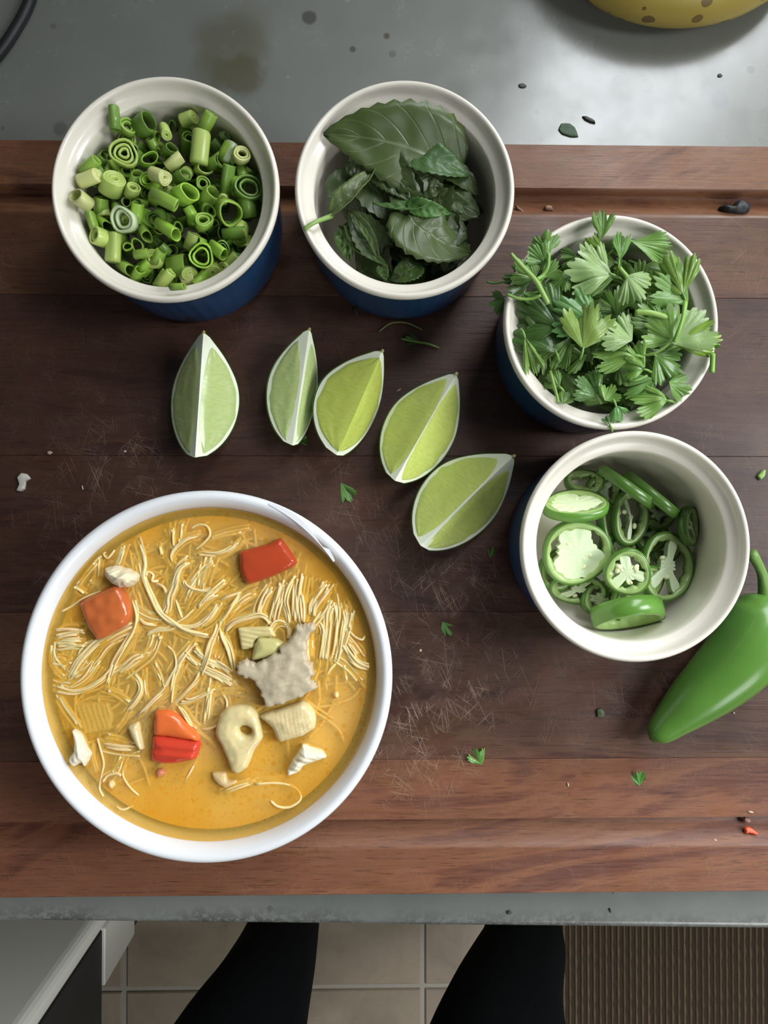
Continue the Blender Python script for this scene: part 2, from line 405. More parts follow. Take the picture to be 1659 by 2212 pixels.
for i in range(-3, 4):
    for j in range(-4, 3):
        x0, y0 = gx0 + i * TS, gy + j * TS
        if x0 + TS > 2.1 or x0 < -1.9 or y0 + TS > 0.62 or y0 < -2.4: continue
        if tile_me is None:
            v, f = box(J, TS - J, J, TS - J, 0, 0.004, 0.0018); o = new('tile', v, f, TILE, floor, smooth=False); tile_me = o.data
        else:
            o = bpy.data.objects.new('tile', tile_me); COL.objects.link(o); o.parent = floor
        o.location = (x0, y0, ZF); k = rnd.uniform(0.9, 1.06); o.color = (k, k * rnd.uniform(.98, 1.0), k * rnd.uniform(.95, 1.0), 1)
# the wall behind the counter with the window opening the daylight comes through
WALLM = plain('painted_wall', (0.55, 0.56, 0.53), 0.8, 0.04, 8)
wy0, wy1 = 0.60, 0.70
v, f = merge([box(-1.9, 0.22, wy0, wy1, ZF, 2.0), box(0.585, 2.1, wy0, wy1, ZF, 2.0), box(0.22, 0.585, wy0, wy1, ZF, 0.14), box(0.22, 0.585, wy0, wy1, 1.60, 2.0)])
lay(new('wall_back', v, f, WALLM, smooth=False), 'painted wall behind the counter with the window', kind='structure')

# unseen cabinet added over the worktop to keep ambient light off its back
for x0, x1, lb in ((-1.2, -0.12, 'unseen added cabinet box dimming the back of the worktop, left of the window'),):
    v, f = box(x0, x1, 0.30, wy0 - .001, 0.44, 1.30); lay(new('wall_cabinet', v, f, plain('wall_cabinet_paint', (0.30, 0.29, 0.27), 0.5), smooth=False), lb, 'cabinet')

# tall unseen panel added to shade the back of the worktop from the side window
v, f = box(0.60, 0.625, 0.17, wy0 - .001, -0.0299, 1.30); lay(new('side_panel', v, f, plain('panel_paint', (0.42, 0.41, 0.38), 0.5), smooth=False), 'added unseen panel right of the view, shading the back of the worktop', 'panel')

# counter: slab whose rounded front edge runs slightly askew to the board
ZC = -0.030
e0, e1 = W(0, 1992, ZC), W(1659, 2010, ZC)
ang = math.atan2(e1.y - e0.y, e1.x - e0.x)
prof = [(0.0, -0.035)]
for k in range(7):
    a = math.radians(180 - 15 * k); prof.append((0.004 + 0.004 * math.cos(a), -0.004 + 0.004 * math.sin(a)))
prof += [(0.86, 0.0), (0.86, -0.035)]
NX = 40; V = []; Fc = []
for i in range(NX + 1):
    x = -1.1 + 2.6 * i / NX
    for (yy, zz) in prof: V.append((x, yy, zz))
n = len(prof)
for i in range(NX):
    for j in range(n): Fc.append((i * n + j, i * n + (j + 1) % n, (i + 1) * n + (j + 1) % n, (i + 1) * n + j))
Fc.append(tuple(range(n))); Fc.append(tuple(NX * n + j for j in range(n))[::-1])
counter = new('worktop', V, Fc, COUNTER, smooth=False)
mid = (e0 + e1) / 2; counter.location = (mid.x, mid.y, ZC); counter.rotation_euler = (0, 0, ang)
lay(counter, 'grey mottled concrete worktop with a grimy front edge, under the wooden board', 'countertop')
# base cabinets under the worktop (set back; they carry it)
v, f = box(-1.05, 1.45, mid.y + 0.07, 0.595, ZF, ZC - 0.0352)
lay(new('base_cabinet', v, f, plain('cabinet_paint', (0.35, 0.34, 0.31), 0.5), smooth=False), 'plain painted base cabinet carrying the grey worktop', 'cabinet')

# woven rug with raised ribs
rx0 = W(1195, 2080, ZF).x; RP = 13.05 * K(ZF + 0.012)
RUGM = plain('brown_rug_backing', (0.050, 0.034, 0.020), 0.95, 0.3, 300, 0.5)
RIBM = plain('brown_woven_rib', (0.160, 0.112, 0.062), 0.95, 0.35, 420, 0.8, tint=True)
NR = 78; ry0, ry1 = -1.55, -0.32
v, f = box(0, NR * RP, ry0, ry1, 0, 0.006)
rug = new('ribbed_rug', v, f, RUGM, smooth=False); rug.location = (rx0, 0, ZF + 0.004)
lay(rug, 'dark brown rug with raised woven ribs, on the floor right of the legs', 'rug')
pts = []
nseg = 90
V, Fc = [], []
for i in range(nseg + 1):
    y = ry0 + (ry1 - ry0) * i / nseg; b = 0.75 + 0.25 * math.sin(i * 2.6)
    wd = RP * 0.29 * b
    for (a, h) in ((-1, 0), (-0.7, .7), (0, 1), (0.7, .7), (1, 0)): V.append((a * wd, y, h * 0.0042 * b))
for i in range(nseg):
    for j in range(4): Fc.append((i * 5 + j, i * 5 + j + 1, (i + 1) * 5 + j + 1, (i + 1) * 5 + j))
rib0 = new('rib', V, Fc, RIBM, rug)
for k in range(NR):
    o = rib0 if k == 0 else rib0.copy()
    if k: COL.objects.link(o); o.parent = rug
    o.location = ((k + 0.5) * RP, rnd.uniform(-.012, .012) , 0.006); g = rnd.uniform(.8, 1.15); o.color = (g, g, g, 1)

# ------------------------------------------------------------------ cutting board: glued planks with a juice groove near both long sides
by = [W(830, y, 0).y for y in (309, 640, 985, 1322, 1641, 1932)]
# tiny skew of the real board is within the perspective of the lens
board = empty('cutting_board', (0, (by[0] + by[-1]) / 2, ZC)); bx = 0.30
lay(board, 'thick dark wooden cutting board with a juice groove, lying on the grey worktop', 'cutting board')
gtop = [(W(830, 403, 0).y), (W(830, 466, 0).y)]; gbot = [(W(830, 1770, 0).y), (W(830, 1836, 0).y)]
tones = [(1.2, 1.12, .95), (0.74, .72, .76), (0.72, .68, .70), (0.90, .88, .88), (1.28, 1.12, 1.0)]  # middle plank colours lowered to deepen the ramekin shadows on the board
BY0 = board.location.y
for k in range(5):
    ya, yb = by[k + 1], by[k]          # low, high
    gap = 0.00004; pr = [(ya + gap, 0.0)]
    c = 0.0002
    pr.append((ya + gap, 0.030 - c)); pr.append((ya + gap + c, 0.030))
    g = gtop if k == 0 else gbot if k == 4 else None
    if g:
        hi, lo = g; n_ = 20
        for q in range(n_ + 1):
            s = q / n_; y = lo + (hi - lo) * s
            # steep on the side away from the cook, sloping up gently towards him
            z = -0.0085 * min(1.0, max(0.0, (1 - s) / .10)) ** .6 * (lambda q_: q_ * q_ * (3 - 2 * q_))(min(1.0, s / .85)) ** .9
            pr.append((y, 0.030 + z))
    pr.append((yb - gap - c, 0.030)); pr.append((yb - gap, 0.030 - c)); pr.append((yb - gap, 0.0))
    V, Fc = [], []; NX = 60; n = len(pr)
    for i in range(NX + 1):
        x = -bx + 2 * bx * i / NX
        for (y, z) in pr: V.append((x, y - BY0, z))
    for i in range(NX):
        for j in range(n): Fc.append((i * n + j, i * n + (j + 1) % n, (i + 1) * n + (j + 1) % n, (i + 1) * n + j))
    Fc.append(tuple(range(n))); Fc.append(tuple(NX * n + j for j in range(n))[::-1])
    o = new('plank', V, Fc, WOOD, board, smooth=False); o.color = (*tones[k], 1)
    if k in (0, 4): 
        for p in o.data.polygons:
            if len(p.vertices) == 4 and abs(p.normal.z) < 0.999 and abs(p.normal.z) > 0.05: p.use_smooth = True

# ------------------------------------------------------------------ vessels
def ramekin(px, py, wpx, label):
    zr = 0.055; s = wpx * K(zr) / 2 / 0.0490; R = 0.0490
    p = W(px, py, zr * s); zr *= 1
    root = empty('ramekin', (p.x, p.y, 0)); root.scale = (s, s, s)
    lay(root, label, 'ramekin', 'white and blue glazed ramekins')
    inner = [(0.0001, .0075), (.034, .0075), (.0375, .0085), (.0392, .0115), (.0402, .020), (.0408, .044), (.0410, .0480), (.0416, .0490),
             (.0440, .0498), (.0452, .0508), (.0460, .0530), (.0466, .0543), (.0475, .0550), (.0484, .0546), (.0490, .0534), (.0490, .0515), (.0484, .0500)]
    v, f = lathe(inner, 128); new('lining', v, f, CREAM, root)
    # outside: blue, finely fluted
    V, Fc = [], []; n = 192
    for (r, z) in [(.0484, .0500), (.0478, .0492), (.0474, .0440), (.0468, .030), (.0458, .012), (.0450, .004), (.0438, .0006), (.0405, 0.0), (.0385, .0012), (.0001, .0015)]:
        for i in range(n):
            a = 2 * math.pi * i / n
            k = 0.00035 * (0.5 + 0.5 * math.cos(a * 48)) if .004 < z < .046 and r > .044 else 0
            V.append(((r - k) * math.cos(a), (r - k) * math.sin(a), z))
    for j in range(9):
        for i in range(n): Fc.append((j * n + i, (j + 1) * n + i, (j + 1) * n + (i + 1) % n, j * n + (i + 1) % n))
    new('blue_outside', V, Fc, BLUE, root)
    return root, s
RA, sA = ramekin(356, 405, 492, 'white and blue ramekin filled with chopped scallions, leftmost of the two at the top')
RB, sB = ramekin(875, 406, 481, 'white and blue ramekin holding torn basil leaves')
RC, sC = ramekin(1322, 694, 474, 'white and blue ramekin overflowing with cilantro')
RD, sD = ramekin(1375, 1180, 501, 'white and blue ramekin holding sliced green chillies')

pb = W(445, 1462, ZRIM_BOWL); bowl = empty('soup_bowl', (pb.x, pb.y, 0)); Rb = 800 * K(ZRIM_BOWL) / 2
lay(bowl, 'large round white bowl of noodle soup, lower left on the board', 'bowl')
k = Rb / 0.0772
prof = [(0.0001, .006), (.030, .007), (.048, .014), (.060, .030), (.067, .050), (.0697, .064), (.0705, .0690), (.0716, .0722), (.0734, .0744), (.0750, .0750), (.0764, .0744), (.0772, .0728), (.0771, .0705),
        (.0755, .062), (.072, .048), (.064, .030), (.050, .012), (.0420, .006), (.0410, .0), (.037, .0), (.036, .004), (.0001, .004)]
v, f = lathe([(r * k, z) for r, z in prof], 160); new('bowl_body', v, f, WHITE, bowl)
# thin strand of film dried onto the upper right of the rim
def arc(a0, a1, r0, r1, z, n=14, th=.0005):
    V, Fc = [], []
    for i in range(n + 1):
        s = i / n; a = math.radians(a0 + (a1 - a0) * s); wd = math.sin(math.pi * min(1, s * 1.15 + .12)) if s < .8 else 1 - (s - .8) * 3
        for r in (r0 + (r1 - r0) * s, r0 + (r1 - r0) * s + .0022 * max(.15, wd)):
            V += [(r * math.cos(a), r * math.sin(a), z), (r * math.cos(a), r * math.sin(a), z + th)]
    for i in range(n):
        b, c_ = i * 4, i * 4 + 4
        Fc += [(b + 1, b + 3, c_ + 3, c_ + 1), (b, c_, c_ + 2, b + 2), (b, b + 1, c_ + 1, c_), (b + 2, c_ + 2, c_ + 3, b + 3)]
    Fc += [(0, 2, 3, 1), (n * 4, n * 4 + 1, n * 4 + 3, n * 4 + 2)]
    return V, Fc
v, f = arc(70, 42, .0757 * k, .0708 * k, .0748); o = new('starch_film', v, f, WHITE, smooth=False); o.location = (pb.x, pb.y, 0.0)
lay(o, 'thin white strip of dried film stuck on the upper right of the bowl rim', 'food scrap')

# broth: a cloudy upper layer and the deep body under it
broth = empty('broth', (pb.x, pb.y, ZB)); lay(broth, 'creamy orange broth filling the white bowl', 'broth')
v, f = lathe([(0.0001, 0.0), (.030, 0), (.060, 0), (.0694 * k, 0), (.0701 * k, .0003)], 128)
v = [(x, y, z + 0.0002 * mn.noise(Vector((x * 60, y * 60, 0)))) for x, y, z in v]
lay(new('broth_surface', v, f, BROTH, broth), kind='stuff')
v, f = lathe([(0.0001, -0.0042), (.030, -0.0042), (.0665, -0.0042)], 96)
lay(new('broth_depth', v, f, BROTH_DEEP, broth), kind='stuff')

# ------------------------------------------------------------------ generic chunk: a polygon on the picture turned into a rounded solid
from mathutils.geometry import delaunay_2d_cdt
def inpoly(p, Q):
    c = False; n = len(Q); j = n - 1
    for i in range(n):
        a, b = Q[i], Q[j]
        if (a.y > p.y) != (b.y > p.y) and p.x < (b.x - a.x) * (p.y - a.y) / (b.y - a.y) + a.x: c = not c
        j = i
    return c
def pdist(p, Q):
    m = 1e9; n = len(Q)
    for i in range(n):
        a, b = Q[i], Q[(i + 1) % n]; ab = b - a; t = max(0, min(1, (p - a).dot(ab) / max(ab.length_squared, 1e-16)))
        m = min(m, (p - a - ab * t).length)
    return m
def chunk(name, poly, z, th, m, sub=3, dome=0.3, amp=0.0004, stri=None, hole=None, jag=0.0, parent=None, sunk=0.4, smooth=True, seed=0, edge=0.35):
    """poly in photograph pixels, seen at height z; th thick; stri=(angle, pitch, depth) makes fibres"""
    P = [W(x, y, z) for x, y in poly]; n0 = len(P); Q = []
    for i in range(n0):
        a, b, c_, d = P[i - 1], P[i], P[(i + 1) % n0], P[(i + 2) % n0]
        for s in range(sub):
            t = s / sub
            q = 0.5 * ((2 * b) + (c_ - a) * t + (2 * a - 5 * b + 4 * c_ - d) * t * t + (3 * b - a - 3 * c_ + d) * t ** 3) * .4 + b.lerp(c_, t) * .6
            Q.append(Vector((q.x, q.y)))
    r_ = random.Random(seed + 5)
    if jag: Q = [q + Vector((r_.uniform(-jag, jag), r_.uniform(-jag, jag))) for q in Q]
    if sum(Q[i].x * Q[(i + 1) % len(Q)].y - Q[(i + 1) % len(Q)].x * Q[i].y for i in range(len(Q))) < 0: Q = Q[::-1]
    n = len(Q); HQ = []
    if hole:
        hx, hy, h1, h2, ha = hole; hc = W(hx, hy, z)
        for i in range(14):
            a = 2 * math.pi * i / 14; x, y = h1 * math.cos(a), h2 * math.sin(a)
            HQ.append(Vector((hc.x + x * math.cos(ha) - y * math.sin(ha), hc.y + x * math.sin(ha) + y * math.cos(ha))))
    x0, x1, y0, y1 = min(q.x for q in Q), max(q.x for q in Q), min(q.y for q in Q), max(q.y for q in Q)
    sp = max(max(x1 - x0, y1 - y0) / (56 if name[0] == 'c' else 30 if stri else 22), .00022); rw = max(th * edge, sp * .6); pts = list(Q) + HQ
    def D(p): return min(pdist(p, Q), pdist(p, HQ) if HQ else 1e9)
    # a ring of points just inside the edge keeps the rim crisp, a grid fills the rest
    iy = 0; y = y0
    while y < y1:
        x = x0 + (sp / 2 if iy % 2 else 0)
        while x < x1:
            p = Vector((x + r_.uniform(-.2, .2) * sp, y + r_.uniform(-.2, .2) * sp))
            if inpoly(p, Q) and not (HQ and inpoly(p, HQ)) and D(p) > sp * .35: pts.append(p)
            x += sp
        y += sp * .87; iy += 1
    ed = [(i, (i + 1) % n) for i in range(n)] + [(n + i, n + (i + 1) % len(HQ)) for i in range(len(HQ))]
    co, _, fa, *_r = delaunay_2d_cdt(pts, ed, [], 0, 1e-7)
    dd = [0.0 if D(c) < 1e-6 else D(c) for c in co]; dm = max(dd); V = []
    for c, d in zip(co, dd):
        u = min(1.0, d / rw); hh = th * .6 * (.35 + .65 * math.sqrt(max(0, 1 - (1 - u) ** 2))) + dome * th * min(1, d / dm) ** .8
        hh += amp * mn.noise(Vector((c.x * 260 + seed, c.y * 260, 3.3))) * (.3 + .7 * u)
        if stri:
            w_ = c.x * math.cos(stri[0]) + c.y * math.sin(stri[0]) + 0.0009 * mn.noise(Vector((c.x * 90, c.y * 90, seed)))
            v_ = -c.x * math.sin(stri[0]) + c.y * math.cos(stri[0])
            if name[0] == 'c': hh += stri[2] * 3.2 * mn.noise(Vector((w_ / stri[1] * 1.7, v_ * 75, seed))) * (.3 + .7 * u)
            else: hh += stri[2] * math.sin(w_ / stri[1] * 2 * math.pi) * (.3 + .7 * u)
        V.append(Vector((c.x, c.y, z + hh)))
    Fc = []
    for f_ in fa:
        c = (co[f_[0]] + co[f_[1]] + co[f_[2]]) / 3
        if inpoly(c, Q) and not (HQ and inpoly(c, HQ)):
            a_, b_, c2 = co[f_[0]], co[f_[1]], co[f_[2]]
            Fc.append(tuple(f_) if (b_ - a_).cross(c2 - a_) > 0 else tuple(f_)[::-1])
    from collections import Counter
    E = Counter()
    for f_ in Fc:
        for i in range(3): E[(f_[i], f_[(i + 1) % 3])] += 1
    low = {}
    for (i, j) in list(E):
        if (j, i) in E: continue
        for q in (i, j):
            if q not in low:
                low[q] = len(V); v0 = V[q]; V.append(Vector((v0.x, v0.y, z - th * sunk)))
        Fc.append((j, i, low[i], low[j]))
    o = new(name, V, Fc, m, parent, smooth=smooth)
    if not parent: recenter(o)
    return o
C1 = lambda L: [(90 + x / 4.484, 1090 + y / 4.484) for x, y in L]
C2 = lambda L: [(430 + x / 4.1475, 1090 + y / 4.1475) for x, y in L]
C3 = lambda L: [(90 + x / 4.484, 1430 + y / 4.484) for x, y in L]
C4 = lambda L: [(430 + x / 4.1475, 1450 + y / 4.1475) for x, y in L]

# ------------------------------------------------------------------ noodles, each strand traced on the photograph
S, U = 1, 0
NL = [
 (C1, S, 4, 22, [(950,380),(1000,560),(990,700),(1060,880),(1140,1030),(1250,1130),(1400,1220),(1600,1265)], None),
 (C1, S, 2, 14, [(930,540),(960,690),(1050,900),(1130,1050),(1260,1160),(1450,1180),(1600,1100),(1680,980)], None),
 (C1, S, 1, 0, [(1450,230),(1520,195),(1600,210),(1630,290),(1570,370),(1480,440)], 'rice noodle end curled into a small hook near the top of the soup'),
 (C1, S, 2, 12, [(1520,300),(1400,330),(1300,420),(1260,500),(1290,580)], None),
 (C1, S, 3, 22, [(1270,240),(1270,330),(1280,430)], None),
 (C1, U, 5, 60, [(1360,180),(1340,280),(1330,400)], None),
 (C1, S, 6, 50, [(1420,560),(1330,640),(1290,780),(1240,900),(1230,1000),(1200,1060)], None),
 (C1, U, 8, 90, [(1650,560),(1560,640),(1470,760),(1400,900)], None),
 (C1, S, 2, 14, [(1370,730),(1400,790),(1480,830),(1590,830),(1680,790)], None),
 (C1, U, 4, 40, [(1680,880),(1560,950),(1450,1060),(1380,1120),(1250,1190),(1130,1200),(1000,1260)], None),
 (C1, S, 1, 0, [(1300,920),(1330,1020),(1360,1100)], None),
 (C1, S, 3, 30, [(890,950),(920,1080),(900,1200),(840,1300),(760,1430),(700,1540),(650,1680)], None),
 (C1, S, 4, 50, [(870,1170),(720,1240),(560,1320),(440,1420),(340,1540),(270,1680)], None),
 (C1, U, 6, 70, [(900,1230),(740,1290),(620,1370),(540,1480),(430,1600),(300,1680)], None),
 (C1, U, 6, 60, [(1100,1250),(1060,1370),(1010,1450),(900,1540),(760,1640)], None),
 (C1, S, 3, 40, [(1000,1450),(900,1480),(800,1560),(680,1640)], None),
 (C1, U, 4, 40, [(450,1340),(370,1400),(330,1500),(280,1600)], None),
 (C1, S, 13, 190, [(160,1310),(280,1300),(390,1300)], None),
 (C1, S, 1, 0, [(180,1030),(300,980),(420,900),(580,840)], 'straight rice noodle reaching from the left rim to the orange red pepper piece'),
 (C1, S, 2, 16, [(260,760),(340,800),(410,850)], None),
 (C1, U, 6, 80, [(470,480),(430,600),(330,740)], None),
 (C1, U, 5, 60, [(540,470),(540,560),(530,700),(490,760)], None),
 (C1, S, 1, 0, [(570,400),(600,480),(640,520),(710,440)], 'short bent rice noodle near the upper left rim'),
 (C1, S, 4, 26, [(800,420),(770,500),(740,600)], None),
 (C1, S, 2, 14, [(1140,410),(1150,500)], None),
 (C1, S, 2, 12, [(930,1080),(1000,1150),(1100,1160)], None),
 (C1, U, 3, 40, [(940,1000),(1050,1060),(1150,1080)], None),
 (C1, S, 1, 0, [(1220,1370),(1280,1430),(1300,1560),(1240,1659)], None),
 (C1, S, 3, 22, [(1400,1450),(1470,1520),(1530,1560)], None),
 (C1, S, 3, 30, [(1500,1310),(1420,1400),(1340,1500),(1280,1600)], None),
 (C1, S, 2, 16, [(1659,1240),(1620,1400),(1580,1480),(1540,1640)], None),
 (C1, S, 3, 26, [(1480,1390),(1560,1480),(1659,1560)], None),
 (C1, U, 6, 100, [(160,1480),(230,1490),(310,1510)], None),
 (C1, U, 3, 40, [(60,1380),(100,1520),(160,1620),(220,1680)], None),
 (C1, S, 1, 0, [(1100,760),(1180,800),(1200,860)], None),
 (C1, S, 1, 0, [(1010,690),(1030,650),(1080,680),(1070,740),(1130,740)], 'small looped rice noodle end beside the chunk of chicken at the upper left'),
 (C3, U, 4, 50, [(170,200),(280,230),(400,160),(480,60),(520,0)], None),
 (C3, S, 3, 36, [(150,260),(300,290),(460,250),(600,160),(700,40)], None),
 (C3, U, 4, 50, [(330,0),(290,100),(240,170)], None),
 (C3, S, 2, 14, [(720,0),(670,100),(630,240)], None),
 (C3, S, 2, 22, [(870,100),(940,190),(950,280),(900,380),(820,470)], None),
 (C3, U, 2, 16, [(640,270),(740,300),(860,380)], None),
 (C3, U, 1, 0, [(1000,80),(1000,250),(1040,400)], None),
 (C3, U, 2, 20, [(1100,30),(1150,150),(1170,220)], None),
 (C3, S, 2, 18, [(1330,20),(1230,180),(1180,280),(1100,350),(960,500)], None),
 (C3, S, 2, 22, [(1330,30),(1280,180),(1250,370)], None),
 (C3, S, 2, 16, [(1560,40),(1500,180),(1400,290),(1250,440)], None),
 (C3, S, 2, 22, [(1659,280),(1540,330),(1440,370),(1370,370)], None),
 (C3, S, 3, 26, [(1310,420),(1380,500),(1440,590),(1490,630)], None),
 (C3, S, 3, 34, [(1640,220),(1610,420),(1590,590)], None),
 (C3, S, 3, 30, [(590,800),(740,830),(900,840)], None),
 (C3, U, 3, 40, [(640,720),(760,750),(880,790)], None),
 (C3, S, 1, 0, [(540,740),(570,850),(600,980),(580,1100),(560,1220),(580,1320)], 'long rice noodle running down the lower left of the soup to the rim'),
 (C3, U, 1, 0, [(520,820),(510,930),(540,1060)], None),
 (C3, S, 1, 0, [(590,1160),(640,1100),(720,1080),(770,1100)], None),
 (C3, S, 1, 0, [(950,860),(860,900),(800,1000),(790,1110),(860,1220),(940,1290)], 'rice noodle bowed like a letter C below and left of the striped red pepper piece'),
 (C3, U, 3, 40, [(780,900),(740,1020),(700,1080)], None),
 (C3, U, 1, 0, [(1500,960),(1440,1060),(1380,1170)], 'short faint rice noodle sunk under the striped red pepper piece'),
 (C3, S, 1, 0, [(690,1420),(780,1430),(890,1390)], 'short curved rice noodle by the lower left rim of the bowl'),
 (C3, U, 1, 0, [(720,650),(790,560),(830,470)], None),
 (C3, U, 2, 20, [(170,330),(250,460),(350,590)], None),
 (C2, S, 3, 26, [(0,430),(80,440),(180,440),(290,390),(350,320)], None),
 (C2, U, 2, 24, [(110,300),(240,260),(400,230)], None),
 (C2, U, 5, 60, [(80,470),(30,600),(0,740)], None),
 (C2, S, 4, 40, [(230,690),(150,760),(60,830),(0,900)], None),
 (C2, S, 2, 16, [(360,780),(260,820),(170,860)], None),
 (C2, S, 2, 18, [(370,800),(300,900),(250,970),(180,1060)], None),
 (C2, S, 2, 18, [(180,880),(110,990),(50,1050),(0,1080)], None),
 (C2, U, 5, 60, [(520,790),(420,830),(330,900),(250,960)], None),
 (C2, S, 3, 30, [(200,1070),(220,1180),(270,1300),(310,1480)], None),
 (C2, S, 3, 30, [(180,1060),(150,1160),(100,1260),(60,1400),(10,1520)], None),
 (C2, U, 4, 50, [(190,1150),(170,1300),(140,1380)], None),
 (C2, S, 3, 30, [(650,740),(590,830),(550,930),(540,1000)], None),
 (C2, S, 6, 70, [(760,700),(730,800),(690,930),(660,1040)], None),
 (C2, S, 2, 18, [(860,660),(810,740),(780,860),(800,960),(820,1080)], None),
 (C2, S, 5, 70, [(900,640),(880,760),(870,900),(880,1040)], None),
 (C2, S, 2, 18, [(930,820),(950,930),(940,1050)], None),
 (C2, S, 6, 70, [(1150,720),(1080,820),(1020,900),(1010,970)], None),
 (C2, S, 3, 36, [(1190,840),(1130,940),(1060,1030),(1000,1120)], None),
 (C2, S, 5, 60, [(1200,900),(1160,980),(1150,1100),(1130,1250),(1110,1400)], None),
 (C2, S, 6, 80, [(1260,890),(1270,990),(1250,1130),(1230,1300),(1200,1400)], None),
 (C2, S, 4, 46, [(1320,940),(1330,1060),(1300,1200),(1260,1320)], None),
 (C2, S, 2, 16, [(1380,950),(1360,1060),(1340,1130)], None),
 (C2, S, 5, 56, [(1300,1280),(1360,1360),(1430,1430),(1510,1450)], None),
 (C2, S, 4, 50, [(1340,1230),(1400,1300),(1440,1360)], None),
 (C2, S, 1, 0, [(1330,1110),(1390,1180),(1460,1210),(1500,1170)], 'faint rice noodle bent close to the right rim of the soup bowl'),
 (C2, S, 3, 26, [(240,1120),(310,1060),(420,1020),(540,990),(610,1020),(650,1080)], None),
 (C2, S, 2, 16, [(640,1190),(650,1100),(710,1050),(790,1080),(810,1160),(790,1210)], None),
 (C2, S, 2, 22, [(1070,1050),(1100,1130),(1090,1200)], None),
 (C2, U, 4, 50, [(1000,1120),(990,1250),(1000,1350)], None),
 (C2, U, 5, 70, [(1250,1350),(1380,1440),(1480,1550)], None),
 (C2, S, 1, 0, [(1250,1400),(1180,1470),(1140,1540)], None),
 (C2, S, 1, 0, [(1300,1440),(1310,1500),(1320,1570)], None),
 (C2, S, 4, 40, [(0,1340),(90,1400),(190,1440),(260,1500)], None),
 (C2, S, 5, 56, [(30,1480),(160,1530),(290,1600)], None),
 (C4, S, 2, 14, [(230,1085),(370,1030),(500,990)], None),
 (C4, S, 1, 0, [(500,1010),(700,1000),(840,1030),(910,1110),(890,1170),(800,1220),(700,1210),(640,1160)], 'lone rice noodle looped into an open ring in the clear broth at the lower right'),
 (C4, S, 2, 14, [(190,180),(240,270),(230,380),(170,470),(90,510),(0,500)], None),
 (C4, S, 3, 26, [(330,170),(180,180),(60,210),(0,240)], None),
 (C4, S, 4, 44, [(130,120),(90,220),(60,430)], None),
 (C4, U, 1, 0, [(0,530),(120,620),(180,680)], None),
 (C4, S, 1, 0, [(580,855),(650,880),(730,880)], 'tiny pale noodle end left of the white chicken shred in the broth'),
 (C4, S, 1, 0, [(1130,40),(1120,100),(1130,160)], None),
]
rn = random.Random(3)
ncount = 0
for (cf, lev, cnt, spread, pts, lab) in NL:
    for q in range(cnt):
        if ncount >= 298: break
        ncount += 1
        off = (q - (cnt - 1) / 2) * (spread / max(1, cnt - 1) if cnt > 1 else 0)
        P2 = [Vector((x, y)) for x, y in pts]; out = []
        skew = rn.uniform(-.35, .35); ph = rn.uniform(0, 6)
        for i, p in enumerate(P2):
            t = (P2[min(i + 1, len(P2) - 1)] - P2[max(i - 1, 0)]).normalized(); nn = Vector((-t.y, t.x))
            u = i / (len(P2) - 1)
            o2 = off * (1 + skew * (u - .5) * 2) + (rn.uniform(-5, 5) if cnt > 1 else 0)
            e = t * (rn.uniform(-30, 30) if cnt > 1 and i in (0, len(P2) - 1) else 0)
            out.append(p + nn * o2 + e)
        px = cf([(p.x, p.y) for p in out])
        zb = ZB + (rn.uniform(-.0003, .0004) if lev else rn.uniform(-.0011, -.0004))
        P3 = []
        for i, (x, y) in enumerate(px):
            u = i / (len(px) - 1); z = zb + .0006 * math.sin(u * 3.14 * 2 + ph)
            if lev and i in (0, len(px) - 1): z -= .0005
            P3.append(W(x, y, z))
        # keep inside the bowl
        cc = Vector((pb.x, pb.y))
        P3 = [p if (p.xy - cc).length < .0675 * k else Vector((*(cc + (p.xy - cc).normalized() * .0675 * k), p.z)) for p in P3]
        R = rn.uniform(.00044, .00066)
        v, f = tube(P3, R, 6, 4)
        o = recenter(new('rice_noodle', v, f, NOOD))
        g = rn.uniform(.92, 1.08); o.color = (g, g * rn.uniform(.97, 1.03), g * rn.uniform(.9, 1.05), 1)
        w_ = sector(P3[len(P3) // 2], pb, .018)
        lay(o, lab or ('pale rice noodle in the tangle atop the soup, %s of the bowl' % w_ if lev else 'pale rice noodle sunk just below the broth, %s of the bowl' % w_),
            'noodle', None if lab else ('rice noodles on top, %s of the soup' % w_ if lev else 'rice noodles under the surface, %s of the soup' % w_))
